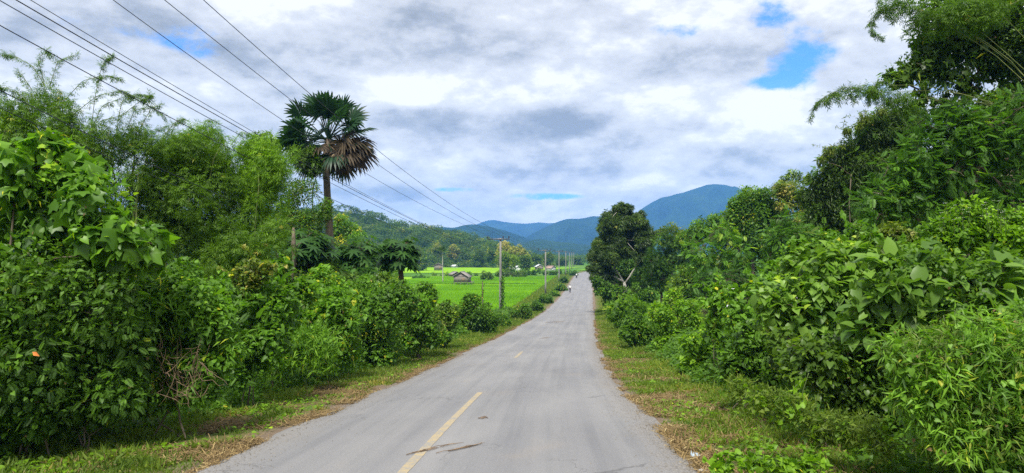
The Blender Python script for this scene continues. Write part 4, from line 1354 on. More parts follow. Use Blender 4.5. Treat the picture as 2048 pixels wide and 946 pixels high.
plant('broadleaf_tree', 'dark mass of high foliage filling the top right corner', 'tree', 24,
      [(2060, 60, 80), (2010, 0, 60), (1900, -40, 70), (2070, 200, 70), (1990, 225, 50)], 'ovalc', 17, 'dark', cover=1.0, base=2040, r0=.2, tint=.45, fork=.6)


def overhang(label, d, base, base_z, sprigs, size_px, mat, cover):
    bamboo(label, d, cover, size_px, mat, base, .75, 6, sprigs, tint=.30)


bamboo('bamboo branch reaching out over the skyline above the pale shoots', 22, [(1800, 195, 22), (1770, 185, 20), (1740, 180, 20), (1710, 182, 17), (1680, 188, 12), (1830, 205, 24), (1660, 196, 8)], 15, 'bamboo', 2300, .8, 0,
       [[(1760, 185), (1700, 170), (1655, 190), (1635, 205), (1622, 238)], [(1700, 178), (1670, 185), (1650, 205)], [(1820, 200), (1780, 160), (1760, 162), (1740, 190)], [(1860, 200), (1850, 165), (1855, 160)]], tint=.22)
bamboo('bamboo fronds hanging from the very top right over the sky', 19, [(1800, 8, 24), (1840, 22, 28), (1880, 30, 34), (1940, 20, 45), (1770, 5, 16), (1990, 30, 50)], 16, 'bamboo', 2350, .8, 0,
       [[(1850, 20), (1800, 5), (1765, 15), (1745, 60), (1770, 72)], [(1800, 15), (1760, 20), (1742, 45)], [(1860, 30), (1830, 50), (1810, 70)], [(1900, 30), (1870, 62), (1840, 60)], [(2000, 20), (2060, -10), (2070, -20)]], tint=.20)
# behind: fills the slope so no bare sky shows through
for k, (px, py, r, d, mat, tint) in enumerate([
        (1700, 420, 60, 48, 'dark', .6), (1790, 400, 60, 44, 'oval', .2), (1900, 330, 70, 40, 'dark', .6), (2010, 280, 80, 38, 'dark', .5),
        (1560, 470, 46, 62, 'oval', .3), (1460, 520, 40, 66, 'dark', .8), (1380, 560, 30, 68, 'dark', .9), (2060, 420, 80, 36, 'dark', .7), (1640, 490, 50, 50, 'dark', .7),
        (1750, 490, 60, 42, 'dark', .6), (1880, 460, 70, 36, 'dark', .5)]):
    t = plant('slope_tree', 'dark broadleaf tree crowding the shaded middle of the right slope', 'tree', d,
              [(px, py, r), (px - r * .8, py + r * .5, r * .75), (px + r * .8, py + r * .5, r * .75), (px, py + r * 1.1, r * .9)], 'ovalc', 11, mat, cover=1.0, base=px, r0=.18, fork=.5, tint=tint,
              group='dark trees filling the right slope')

# near right thicket
bush('yellow_leaf_sapling', 'sapling with cream and yellow-green leaf tufts above the broad-leaved thicket', 16.5, [(1790, 468, 26), (1770, 480, 22), (1815, 480, 20), (1795, 500, 24)], 'heart', 17, 'yellow', cover=1.0, base=1790, tint=.68, cat='sapling')
bush('flowering_weed_bush', 'light green airy bush dotted with small white flowers at the upper right', 14,
     [(1940, 440, 42), (1900, 480, 50), (1990, 480, 55), (2050, 500, 70), (1870, 510, 42), (1960, 540, 50), (1840, 525, 34), (2040, 440, 30)], 'ovalc', 20, 'bright', cover=1.2, base=1950, tint=.22)
BR = dict(up=1.2, out=.6, down=.35, subs=10, shell=.6, young=.3)
bush('broad_leaf_shrub', 'broad-leaved shrub with large pale heart leaves facing the road', 11.5,
     [(1600, 600, 62), (1560, 640, 48), (1660, 570, 60), (1690, 530, 50), (1640, 660, 60), (1540, 600, 36), (1720, 600, 60), (1600, 540, 40, 1)], 'broad', 38, 'broad', cover=1.25, base=1640, tint=.42, **BR)
bush('broad_leaf_shrub', 'taller broad-leaved shrub with the biggest drooping leaves at the right edge', 9.5,
     [(1830, 600, 75), (1920, 600, 80), (1770, 570, 60), (2020, 590, 90), (1860, 540, 60), (1800, 650, 60), (1980, 660, 70), (1740, 640, 50)], 'broad', 50, 'broad', cover=1.2, base=1880, tint=.40, **BR)
bush('lance_leaf_reeds', 'reed-like stand of long narrow light green leaves at the lower right', 7.2,
     [(1950, 720, 90), (1850, 720, 75), (2040, 700, 100), (1900, 820, 90), (2000, 840, 100), (1830, 790, 50), (1800, 710, 40), (1900, 880, 60), (2050, 760, 90)], 'lance', 46, 'lance', cover=.8, base=1930, tint=.42, cat='reeds', up=.5, out=.7, down=.15, stems=8, r0=.006, bark='stem')
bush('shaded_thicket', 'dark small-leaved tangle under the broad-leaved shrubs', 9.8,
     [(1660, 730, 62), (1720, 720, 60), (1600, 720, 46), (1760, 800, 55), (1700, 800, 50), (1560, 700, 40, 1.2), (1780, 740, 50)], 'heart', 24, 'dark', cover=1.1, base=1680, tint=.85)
bush('shaded_thicket', 'dark leafy hollow beside the right verge below the leafy weed stand', 13.5,
     [(1490, 715, 36), (1460, 740, 30), (1530, 740, 36), (1500, 680, 36), (1540, 690, 36)], 'heart', 20, 'oval', cover=1.2, base=1500, tint=.25)
bush('leafy_shrub', 'green shrub between the leafy weed stand and the broad-leaved shrub', 15, [(1490, 640, 42), (1530, 590, 42, 1), (1480, 600, 36, 2), (1560, 560, 40, 2), (1440, 590, 25, 4)], 'heart', 22, 'vine', cover=1.2, base=1510, tint=.42)
bush('leafy_shrub', 'mixed green bank of shrubs below the cream-leaved sapling', 15.5, [(1650, 500, 45), (1720, 490, 46), (1600, 520, 42), (1780, 530, 46), (1850, 560, 50)], 'heart', 21, 'vine', cover=1.2, base=1700, tint=.36)
bush('wispy_weeds', 'fine wispy weeds leaning over the right verge', 8.6,
     [(1530, 800, 36), (1480, 780, 28, .8), (1580, 820, 40), (1640, 850, 40), (1700, 860, 40, -.4), (1760, 880, 40, -.8)], 'lance', 26, 'grass', cover=.65, base=1600, tint=.45, cat='weeds', up=.2, out=.4, down=-.5, r0=.004, bark='stem')
bush('verge_creeper', 'bright low creeper leaves at the bottom right of the verge', 6.6, [(1500, 925, 28), (1560, 930, 30), (1440, 930, 20), (1610, 935, 26)], 'heart', 27, 'bright', cover=.8, base=1530, tint=.25, cat='creeper', flat=.5, r0=.004, bark='stem')


def vines(label, base, d, strands, mat='bright', size_px=18, cat='vine'):
    """thin hanging vine stems with spaced leaves"""
    B = at(base[0], base[1], d); root = empty('hanging_vine', B, label, cat)
    t, m = MB(), MB()
    for s in strands:
        P = np.array([at(q[0], q[1], d) for q in s]); u = np.linspace(0, 1, 24)
        P = np.stack([np.interp(u, np.linspace(0, 1, len(P)), P[:, i]) for i in range(3)], -1)
        P[1:-1] = (P[:-2] + P[1:-1] + P[2:]) / 3
        t.tube(P, .006, 4)
        n = 16; Q = P[RNG.integers(0, 24, n)]
        m.scatter(T_heart, Q, unit(n) * .6 + [0, 0, -.7], unit(n) * .7 + [0, -.5, .3], size_px * d / F * RNG.uniform(.5, 1, n), np.clip(RNG.normal(.6, .15, n), 0, 1))
    t.build('stem', M['stem'], root, origin=B); m.build('leaves', M[mat], root, origin=B)


vines('lime green vine hanging over the broad-leaved shrub', (1890, 640), 8.2, [[(1885, 630), (1895, 700), (1900, 760), (1870, 790), (1865, 850)], [(1890, 640), (1890, 720), (1880, 800)]], 'bright', 24)
vines('pale vine trailing down to the right verge', (1610, 740), 9.0, [[(1615, 745), (1600, 790), (1620, 830), (1635, 850)], [(1600, 760), (1560, 800), (1540, 830)]], 'bright', 20)
vines('loose bare-stemmed vine climbing above the right thicket', (1690, 420), 15.5, [[(1675, 415), (1700, 450), (1725, 470), (1760, 480)]], 'vine', 16)
# ------------------------------------------------------------------ verge grass, straw, weeds
def verge(side):
    m = MB()
    tplB = (np.array([[-.045, 0, 0], [.045, 0, 0], [.03, .55, .06], [0, 1, -.12]]), [(0, 1, 2), (0, 2, 3)])
    N = 150000
    Y = 6 + 85 * RNG.random(N) ** 1.9
    w = np.where(side < 0, np.interp(Y, [6, 14, 22], [3.8, 3.0, 2.6]), np.interp(Y, [6, 14, 40], [3.2, 2.8, 2.6]))
    q = RNG.random(N)
    s = side * (HALF + .12 + q * w)
    X = croad(Y) + s
    dens = fbm(X * 1.3, Y * 1.3, 17, 4) + .12 * q + .5 * (fbm(X * .45, Y * .45, 19, 3) - .5)
    ok = (dens > .49) & (RNG.random(N) < .25 + q * 1.6)
    X, Y, q = X[ok], Y[ok], q[ok]; N = len(X)
    Z = ground(X, Y) - .01
    h = RNG.uniform(.05, .13, N) * (1 + 1.6 * q * RNG.random(N) ** 2) * (.7 + .9 * fbm(X * 2.2, Y * 2.2, 91)) * np.interp(Y, [6, 30, 90], [.85, 1.2, 2.0])
    D = np.stack([RNG.normal(0, .7, N), RNG.normal(0, .7, N), np.ones(N) * .75], -1)
    t = np.clip(.38 + 1.1 * (fbm(X * .8, Y * .8, 33) - .45) + RNG.normal(0, .15, N), 0, 1)
    m.scatter(tplB, np.stack([X, Y, Z], -1), D, unit(N) + [0, 0, .2], h, t, sx=np.interp(Y, [6, 20, 90], [.9, 1.4, 2.4]))
    # small flat weeds
    N = 9000
    Y = 6 + 40 * RNG.random(N) ** 1.7; q = RNG.random(N) ** .7; X = croad(Y) + side * (HALF + .25 + q * 2.6)
    ok = fbm(X * 1.0, Y * 1.0, 41) > .52
    X, Y = X[ok], Y[ok]; N = len(X)
    P = np.stack([X, Y, ground(X, Y) + RNG.uniform(.01, .10, N)], -1)
    m2 = MB()
    m2.scatter(T_heart, P, unit(N) * [1, 1, .3], unit(N) * .5 + [0, 0, 1], RNG.uniform(.03, .085, N), np.clip(RNG.normal(.5, .18, N), 0, 1))
    side_w = 'left' if side < 0 else 'right'
    tag(m.build('verge_grass', M['grass']), 'short cut grass on the %s roadside verge' % side_w, 'grass', kind='stuff')
    tag(m2.build('verge_weeds', M['bright']), 'small flat weeds among the %s verge grass' % side_w, 'weeds', kind='stuff')
    # dry cut stalks
    m3 = MB(); N = 90000
    Y = 6 + 60 * RNG.random(N) ** 1.8; q = RNG.random(N) ** 1.2; X = croad(Y) + side * (HALF - .12 + q * 2.6)
    near = RNG.random(N) < (1 if side > 0 else .8)
    ok = (fbm(X * .9, Y * .9, 55) > np.where(side > 0, np.interp(Y, [6, 12, 30], [.33, .40, .48]), .46)) & near
    X, Y = X[ok], Y[ok]; N = len(X)
    P = np.stack([X, Y, ground(X, Y) + RNG.uniform(.0, .05, N)], -1)
    tp = (np.array([[-.022, -.5, 0], [.022, -.5, 0], [.022, .5, .02], [-.022, .5, .02]]), [(0, 1, 2, 3)])
    m3.scatter(tp, P, unit(N) * [1, 1, .25], unit(N) * .5 + [0, 0, 1], RNG.uniform(.05, .28, N), np.clip(RNG.normal(.50, .25, N), 0, 1))
    tag(m3.build('cut_straw', M['straw']), 'dry brown cut stalks strewn on the %s verge' % side_w, 'straw', kind='stuff')


verge(-1); verge(1)


def tufts_and_gravel():
    for side, nm in ((-1, 'left'), (1, 'right')):
        m = MB(); tp = (np.array([[-.016, 0, 0], [.016, 0, 0], [.013, .55, .05], [0, 1, -.3]]), [(0, 1, 2), (0, 2, 3)])
        for k in range(110):
            y = 6 + 60 * RNG.random() ** 1.6; x = croad(y) + side * (HALF + .35 + 2.6 * RNG.random()); n = int(RNG.integers(30, 80))
            P = np.array([x, y, 0]) + np.stack([RNG.normal(0, .12, n), RNG.normal(0, .12, n), np.zeros(n)], -1); P[:, 2] = ground(P[:, 0], P[:, 1]) - .01
            m.scatter(tp, P, np.stack([RNG.normal(0, .45, n), RNG.normal(0, .45, n), np.ones(n)], -1), unit(n), RNG.uniform(.05, .17, n), np.clip(RNG.normal(.6, .2) + RNG.normal(0, .1, n), 0, 1))
        tag(m.build('grass_tufts', M['grass']), 'taller uneven grass tufts standing in the %s verge' % nm, 'grass', kind='stuff')
        g = MB(); N = 5200; Y = 6 + 34 * RNG.random(N) ** 1.7; s = HALF - RNG.exponential(.22, N) + .12; X = croad(Y) + side * s
        cube = (np.array([[-.5, -.5, -.3], [.5, -.4, -.3], [.4, .5, -.3], [-.4, .4, -.3], [-.2, -.2, .35], [.3, -.1, .3], [.1, .3, .35]]), [(0, 1, 5, 4), (1, 2, 6, 5), (2, 3, 4, 6), (3, 0, 4), (4, 5, 6)])
        Z = np.where(s < HALF - .1, road_top(X, Y), ground(X, Y)) + .004
        g.scatter(cube, np.stack([X, Y, Z], -1), unit(N) * [1, 1, .1], np.tile([0, 0, 1.0], (N, 1)), RNG.uniform(.006, .024, N), RNG.random(N))
        tag(g.build('gravel', M['stone']), 'loose grit and small stones along the %s edge of the asphalt' % nm, 'gravel', kind='stuff')


tufts_and_gravel()


def undergrowth():
    """loose low leaves that carry the thickets down to the soil"""
    for side, nm in ((-1, 'left'), (1, 'right')):
        m = MB(); N = 110000
        Y = 5.5 + 75 * RNG.random(N) ** 1.6; q = RNG.random(N)
        X = croad(Y) + side * (HALF + (np.interp(Y, [8, 15, 22], [2.7, 2.1, 1.7]) if side < 0 else 1.7) + q * 5 + .9 * fbm(Y * .7, Y * 0, 3))
        hh = (.15 + 1.0 * np.clip(q * 5, 0, 1) * (.45 + .9 * fbm(X * .9, Y * .9, 77)))
        P = np.stack([X, Y, ground(X, Y) + RNG.random(N) ** 1.2 * hh], -1)
        m.scatter(T_heart, P, unit(N) * [1, 1, .5] + [0, -.2, -.1], unit(N) * .6 + [0, 0, .9], RNG.uniform(.04, .10, N) * np.interp(Y, [6, 80], [1, 2.4]), np.clip(.42 + .8 * (fbm(X * .7, Y * .7, 88) - .5) + RNG.normal(0, .14, N), 0, 1))
        tag(m.build('undergrowth', M['oval']), 'low leafy ground cover under the %s thicket' % nm, 'undergrowth', kind='stuff')
    m = MB(); N = 30000
    Y = 85 + 190 * RNG.random(N); s = -(3.3 + 6.2 * RNG.random(N)); X = croad(Y) + s
    tp = (np.array([[-.09, 0, 0], [.09, 0, 0], [0, 1, .15]]), [(0, 1, 2)])
    m.scatter(tp, np.stack([X, Y, ground(X, Y)], -1), np.stack([RNG.normal(0, .4, N), RNG.normal(0, .4, N), np.ones(N)], -1), unit(N) + [0, -1, 0], RNG.uniform(.15, .5, N) * np.clip((-s - 3.2) / 2.5, .25, 1.3), np.clip(RNG.normal(.55, .2, N), 0, 1), sx=RNG.uniform(1, 3, N))
    s = 3.3 + 5 * RNG.random(N); X = croad(Y) + s
    m.scatter(tp, np.stack([X, Y, ground(X, Y)], -1), np.stack([RNG.normal(0, .4, N), RNG.normal(0, .4, N), np.ones(N)], -1), unit(N) + [0, -1, 0], RNG.uniform(.15, .4, N) * np.clip((s - 3.2) / 2, .25, 1.3), np.clip(RNG.normal(.6, .2, N), 0, 1), sx=RNG.uniform(1, 3, N))
    tag(m.build('embankment_grass', M['grass']), 'rough grass on the far road embankment beside the paddies', 'grass', kind='stuff')


undergrowth()


def bunds():
    m = MB(); tp = (np.array([[-.10, 0, 0], [.10, 0, 0], [0, 1, .12]]), [(0, 1, 2)])
    for (y0, x0, x1, sl) in ((187.5, -28, 6.5, .02), (208, -10, 12, .12), (246, -50, 22, 0)):
        N = int(110 * (x1 - x0)); X = RNG.uniform(x0, x1, N); Y = y0 + sl * (X - x0) + RNG.normal(0, .35, N) + 1.2 * fbm(X * .2, X * 0, 5)
        m.scatter(tp, np.stack([X, Y, np.full(N, ZF + .1)], -1), np.stack([RNG.normal(0, .5, N), RNG.normal(0, .5, N), np.ones(N)], -1), unit(N) + [0, -1, 0], RNG.uniform(.2, .48, N), np.clip(RNG.normal(.4, .2, N), 0, 1), sx=RNG.uniform(1, 3, N))
    tag(m.build('bund_grass', M['oval']), 'dark rank grass along the low banks between the paddies', 'grass', kind='stuff')


bunds()


def roadside_twigs():
    d = 10.95
    B = np.array([(370 - 1024) * d / F, d, 0.0]); B[2] = float(ground(B[0], d))
    root = empty('dead_brushwood', B, 'tangle of bare brown dead twigs in the face of the left creeper bush', 'brushwood')
    m = MB()
    for k in range(90):
        a = at(RNG.uniform(310, 410), RNG.uniform(690, 800), d + RNG.uniform(-.55, .1)); b = a + unit(1)[0] * [1, .4, 1.2] * RNG.uniform(.2, .6)
        b[2] = max(b[2], B[2] - .1)
        m.tube(limb_path(a, b, -.08, .25, 5), np.linspace(.0055, .0015, 5), 4, cap=False)
    m.build('twigs', M['twig'], root, origin=B)


roadside_twigs()


# ------------------------------------------------------------------ poles and wires
def pole(d, label, tall=9.0, px=None, insul=True, group=None):
    X = (px - 1024) * d / F; g = float(ground(X, d)) - .1
    B = np.array([X, d, g])
    root = empty('utility_pole', B, label, 'utility pole', group)
    H = tall
    m = MB()
    lv = [0, .25, .5, .75, 1]
    V = []; 
    for l in lv:
        w = .17 - .07 * l; q = .13 - .05 * l
        V += [(-w, -q, H * l), (w, -q, H * l), (w, q, H * l), (-w, q, H * l)]
    Fc = [(0, 3, 2, 1), tuple(16 + i for i in range(4))]
    for i in range(4):
        for j in range(4): Fc.append((i * 4 + j, i * 4 + (j + 1) % 4, i * 4 + 4 + (j + 1) % 4, i * 4 + 4 + j))
    m.add(np.array(V), Fc); m.build('pole', M['concrete'], root)
    arm = MB(); yaw = math.radians(-6); c, s = math.cos(yaw), math.sin(yaw); R = np.array([[c, -s, 0], [s, c, 0], [0, 0, 1]])
    arm.box((-.22, -.13, H - .12), (1.27, .045, .055), R)
    arm.box((-.22, -.13, H - .12), (.10, .06, .08), R)
    arm.box((0, -.16, H - .12), (.14, .01, .09), R)
    arm.build('crossarm', M['steel'], root)
    tips = []
    for x in (-1.43, .30, .95):
        i = MB()
        prof = [(0, .02), (.05, .02), (.06, .06), (.10, .075), (.13, .05), (.16, .078), (.20, .05), (.23, .062), (.28, .045), (.31, .02)]
        i.tube([(x, -.13, H - .07 + z) for z, r in prof], [r for z, r in prof], 10)
        i.build('insulator', M['ceramic'], root, smooth=True)
        tips.append(B + np.array([x, -.13, H + .24]))
    for k in range(4):
        rk = MB()
        rk.tube([(-.16 - .02, 0, H - 2.2 - .25 * k), (-.30, 0, H - 2.2 - .25 * k)], .02, 6)
        rk.tube([(-.27, 0, H - 2.24 - .25 * k), (-.27, 0, H - 2.14 - .25 * k)], .045, 8)
        rk.build('wire_spool', M['steel'], root)
    return root, B, tips, B + np.array([-.27, 0, H - 2.5])


P1root, P1B, tips1, low1 = pole(79, 'tall weathered concrete power pole with three black insulators, nearest the camera', 9.25, 1001)
far = []
for k, (d, px, lab) in enumerate([(137, 1091, 'second concrete power pole along the left verge, pale against the paddy'), (195, 1118, 'third power pole, dark and thin, at the field edge'),
                                  (253, 1131.5, 'fourth power pole along the road, over the scrubby hedge'), (311, 1139, 'fifth power pole, one of three bunched near the bend'),
                                  (369, 1143.5, 'sixth power pole, middle of the bunched three near the bend'), (427, 1147.5, 'farthest power pole, whitest of the bunched three')]):
    far.append(pole(d, lab, 9.0, px))
# creeper on the near pole
B = P1B.copy()
root = empty('pole_creeper', B + np.array([.22, -.1, 0]), 'leafy creeper climbing the right edge of the tall concrete pole', 'creeper')
m, t = MB(), MB()
for z0 in np.linspace(.2, 4.8, 11): t.tube([B + [.19 + .03 * math.sin(z0 * 3), -.15, z0], B + [.19 + .03 * math.sin(z0 * 3 + 1.2), -.15, z0 + .45]], .012, 4)
n = 700; zz = RNG.random(n) ** 1.5 * 5.0; Q = np.stack([B[0] + .22 + RNG.normal(0, .10 + .08 * (zz < 2), n), np.full(n, B[1] - .12) + RNG.normal(0, .1, n), B[2] + zz], -1)
m.scatter(T_ovalc, Q, unit(n) + [0, 0, -.5], unit(n) + [0, -.4, .3], RNG.uniform(.12, .28, n), np.clip(RNG.normal(.4, .2, n), 0, 1))
t.build('stem', M['stem'], root, origin=B + np.array([.22, -.1, 0])); m.build('leaves', M['oval'], root, origin=B + np.array([.22, -.1, 0]))

P0 = np.array([-10.6, 3.0])          # the next pole stands behind the left edge of the frame


def wire_near(label, a, pts, rad, x0off=0.0):
    """a sagging span from the near pole back over the camera's left: a parabola in a vertical plane fitted to the sight lines"""
    X0, Y0 = P0[0] + x0off, P0[1]
    T, Z = [0.0], [a[2]]
    W = [6.0]
    for (px, py) in pts:
        u = (px - 1024) / F; v = (505 - py) / F
        # point on the plan line where x = u*y
        den = (X0 - a[0]) - u * (Y0 - a[1])
        t = (u * a[1] - a[0]) / den
        y = a[1] + (Y0 - a[1]) * t
        T.append(t); Z.append(EYE + v * y); W.append(1.0 + 60.0 / y)
    T, Z, W = map(np.array, (T, Z, W))
    A = np.stack([T * 0 + 1, T, T * T, T ** 3], -1)
    co = np.linalg.lstsq(A * W[:, None], Z * W, rcond=None)[0]
    tt = np.linspace(0, 1.05, 70)
    P = np.stack([a[0] + (X0 - a[0]) * tt, a[1] + (Y0 - a[1]) * tt, np.stack([tt * 0 + 1, tt, tt * tt, tt ** 3], -1) @ co], -1)
    m = MB(); m.tube(P, rad * .8, 5)
    tag(m.build('overhead_wire', M['wire'], smooth=True), label, 'wire')


wire_near('thin high wire to the left end of the crossarm', tips1[0], [(225, 0), (390, 118), (555, 235), (800, 385), (900, 437)], .013, -1.1)
wire_near('thin high wire to the middle insulator of the crossarm', tips1[1], [(328, 0), (460, 104), (587, 204), (740, 318), (905, 425)], .013, 0)
wire_near('highest and rightmost wire, to the right end of the crossarm', tips1[2], [(409, 0), (510, 95), (599, 171), (745, 290), (900, 408)], .013, 1.1)
l2 = low1
wire_near('thin upper wire of the bunched four crossing the left sky', l2 + [0, 0, .25], [(63, 0), (280, 135), (507, 263), (700, 372), (872, 461)], .010)
wire_near('thick dark wire of the bunched four crossing the left sky', l2 + [0, 0, 0], [(36, 0), (270, 143), (498, 265), (690, 370), (872, 463)], .015)
wire_near('wire just below the thick dark one', l2 + [0, 0, -.25], [(1, 2), (240, 139), (488, 274), (683, 377), (841, 453)], .012)
wire_near('lowest wire of the bunched four, touching the bamboo tips', l2 + [0, 0, -.5], [(0, 51), (230, 177), (453, 295), (666, 397), (784, 453)], .013)
wire_near('upper telephone cable passing in front of the bamboo', l2 + [0, 0, -.8], [(0, 184), (244, 300), (500, 413), (662, 477), (754, 509), (855, 531), (936, 529)], .012)
wire_near('lower telephone cable passing in front of the bamboo', l2 + [0, 0, -.85], [(0, 220), (136, 276), (500, 424), (662, 487), (754, 514), (855, 531), (936, 530)], .009)


def span(a, b, sag, rad, label):
    a = np.asarray(a); b = np.asarray(b); t = np.linspace(0, 1, 20)
    P = a + (b - a) * t[:, None]; P[:, 2] -= 4 * sag * t * (1 - t)
    m = MB(); m.tube(P, rad, 4); tag(m.build('overhead_wire', M['wire']), label, 'wire', 'wires strung between the far poles')


prev = (tips1, low1)
for (r_, b_, tp, lw) in far[:4]:
    for q in range(3): span(prev[0][q], tp[q], .5, .010, 'thin wire running between two of the far poles')
    span(prev[1], lw, .7, .012, 'thin wire running between two of the far poles')
    prev = (tp, lw)


# ------------------------------------------------------------------ hut on stilts
def hut(px, d, w, dep, wall_h, stilt, roof_h, label, yaw=.18, roof='thatch', wall='wood', name='stilt_hut', platform=True):
    X = (px - 1024) * d / F; g = float(ground(X, d)); B = np.array([X, d, g])
    root = empty(name, B, label, 'hut' if stilt > .1 else 'house'); root.rotation_euler.z = yaw
    if stilt > .1:
        for x in (-w / 2 + .1, 0, w / 2 - .1):
            for y in (-dep / 2 + .1, dep / 2 - .1):
                p = MB(); p.tube([(x, y, -.15), (x, y, stilt + .02)], .075, 7); p.build('stilt', M['wood'], root)
    wl = MB()
    wl.box((0, 0, stilt + wall_h / 2), (w / 2, dep / 2, wall_h / 2))
    for i in range(12):       # boards stand proud of the wall
        x = -w / 2 + w * (i + .5) / 12
        wl.box((x, -dep / 2 - .018, stilt + wall_h / 2), (w / 30, .015, wall_h / 2 - .03))
    wl.box((0, 0, stilt - .06), (w / 2 + .08, dep / 2 + .08, .055))
    gz = stilt + wall_h
    wl.add([(-w / 2, -dep / 2 + .03, gz), (w / 2, -dep / 2 + .03, gz), (0, -dep / 2 + .03, gz + roof_h - .05), (-w / 2, dep / 2 - .03, gz), (w / 2, dep / 2 - .03, gz), (0, dep / 2 - .03, gz + roof_h - .05)],
           [(0, 1, 2), (3, 5, 4), (0, 2, 5, 3), (1, 4, 5, 2)])
    wl.build('wall', M[wall], root)
    rf = MB(); ov = .35; th = .09
    for sx in (-1, 1):
        e = w / 2 + ov; ez = gz - ov * roof_h / (w / 2)
        y0, y1 = -dep / 2 - ov, dep / 2 + ov
        a = [(0, y0, gz + roof_h), (0, y1, gz + roof_h), (sx * e, y1, ez), (sx * e, y0, ez)]
        b = [(x, y, z + th) for x, y, z in a]
        V = a + b
        rf.add(V, [(0, 1, 2, 3), (4, 7, 6, 5), (0, 4, 5, 1), (1, 5, 6, 2), (2, 6, 7, 3), (3, 7, 4, 0)])
    rf.tube([(0, -dep / 2 - ov, gz + roof_h + th), (0, dep / 2 + ov, gz + roof_h + th)], .08, 6)
    rf.build('roof', M[roof], root)
    if stilt > .1:
        gb = MB(); gb.box((0, -dep / 2 - .02, gz + .02), (w / 2 + .12, .05, .05)); gb.build('gable_beam', M['wood'], root)
        dr = MB(); dr.box((w * .18, -dep / 2 - .05, stilt + wall_h * .42), (w * .11, .02, wall_h * .30)); dr.build('shutter', M['twig'], root)
    if platform:
        pf = MB(); pf.box((w / 2 + .55, 0, stilt - .1), (.45, dep / 2 * .7, .05))
        for y in (-1, 1): pf.tube([(w / 2 + .9, y * dep * .3, -.1), (w / 2 + .9, y * dep * .3, stilt + .25)], .06, 6)
        pf.build('platform', M['wood'], root)
    return root


hut(925, 184, 3.7, 4.2, 1.45, 1.05, 1.15, 'grey wooden field hut on stilts with a gabled thatch roof, out in the rice', yaw=-.16)
hut(910, 245, 3.2, 3.0, .7, .5, .8, 'brown roof of a low field shelter just behind the stilt hut', yaw=.5, platform=False, name='field_shelter')
hut(877, 330, 4.0, 4.0, 2.0, .6, 1.1, 'grey house half hidden behind the thin tall palm', yaw=.1, platform=False, name='farmhouse')
hut(909, 395, 2.6, 2.4, 1.0, 0, .7, 'small pale-roofed house at the foot of the wooded hill', yaw=.9, roof='tin', wall='white_paint', platform=False, name='farmhouse')
hut(1030, 330, 4.5, 4, 1.4, 0, 1.1, 'white-roofed house glimpsed between the trees right of the tall pole', yaw=.8, roof='tin', wall='white_paint', platform=False, name='farmhouse')
hut(1078, 352, 3.4, 4, 1.7, 0, 1.0, 'small house with white gable left of the second pole', yaw=.2, roof='tin', wall='wood', platform=False, name='farmhouse')
hut(1101, 345, 4.0, 3.4, 1.1, 0, 1.0, 'house with a rusty pink roof right of the second pole', yaw=.9, roof='rust', wall='white_paint', platform=False, name='farmhouse')
hut(1512, 33, 2.2, 3, 1.9, 0, .5, 'white-roofed brick shed glimpsed through the right-hand leaves', yaw=1.2, roof='tin', wall='brick', platform=False, name='shed')


# thin tall palm in the paddy
def thin_palm():
    d = 200.0; X = (886 - 1024) * d / F; g = float(ground(X, d)); B = np.array([X, d, g]); top = at(885, 499, d)
    root = empty('areca_palm', B, 'thin tall palm with a pale stem and small dark head left of the hut', 'palm')
    t = MB(); p = limb_path(B - [0, 0, .2], top, 0, .03, 9); t.tube(p, np.linspace(.16, .10, 9), 8); t.build('trunk', M['palebark'], root, origin=B, smooth=True)
    m = MB(); n = 26; a = RNG.uniform(0, 6.28, n); el = RNG.uniform(-.4, 1.1, n)
    m.scatter(T_pin, np.repeat(top[None], n, 0), np.stack([np.cos(a) * np.cos(el), np.sin(a) * np.cos(el), np.sin(el)], -1), np.tile([0, 0, 1.0], (n, 1)), RNG.uniform(1.2, 1.9, n), np.clip(RNG.normal(.5, .15, n), 0, 1))
    m.build('crown', M['dark'], root, origin=B)


thin_palm()


# snag, stake, stump
def snag():
    d = 30.0; B = at(586, 585, d); B[2] = float(ground(B[0], d)); root = empty('dead_tree', B, 'broken bare brown tree snag standing in the shrubs left of the palm', 'dead tree')
    m = MB(); top = at(587, 455, d)
    m.tube(limb_path(B - [0, 0, .2], top, 0, .10, 9), [.15, .13, .12, .13, .10, .11, .09, .10, .05], 8)
    m.build('trunk', M['bark'], root, origin=B, smooth=True)
    b = MB(); b.tube(limb_path(at(586, 500, d), at(604, 486, d), .1, .2, 4), [.04, .03, .02, .01], 5); b.tube(limb_path(at(587, 475, d), at(578, 460, d), .1, .2, 4), [.04, .03, .02, .015], 5)
    b.build('branch', M['bark'], root, origin=B)


snag()
d = 62.0; B = at(965, 600, d); B[2] = float(ground(B[0], d)); root = empty('wooden_stake', B, 'thin dark stake wrapped in creeper standing before the paddy', 'stake')
m = MB(); m.tube(limb_path(B - [0, 0, .2], at(965, 562, d), 0, .02, 5), np.linspace(.07, .035, 5), 6); m.build('post', M['bark'], root, origin=B)
m = MB(); n = 120; q = RNG.random(n); Q = B + (at(965, 564, d) - B) * q[:, None] + RNG.normal(0, .08, (n, 3))
m.scatter(T_ovalc, Q, unit(n), unit(n), RNG.uniform(.08, .2, n), np.full(n, .2)); m.build('leaves', M['dark'], root, origin=B)
def stump(px, py, d, h, r, lab):
    B = at(px, py, d); B[2] = float(ground(B[0], d)); m = MB(); n = 7
    zs = np.linspace(-.1, h, n); m.tube([(B[0] + .05 * math.sin(3 * i), B[1], B[2] + z) for i, z in enumerate(zs)], [r * (1.25 - .6 * (i / n) + .12 * math.sin(i * 2.3)) for i in range(n)], 9)
    tag(m.build('tree_stump', M['soil'], origin=B, loc=B, smooth=True), lab, 'stump')
stump(1437, 680, 23, .95, .11, 'reddish brown weathered stump poking out of the right-hand weeds')
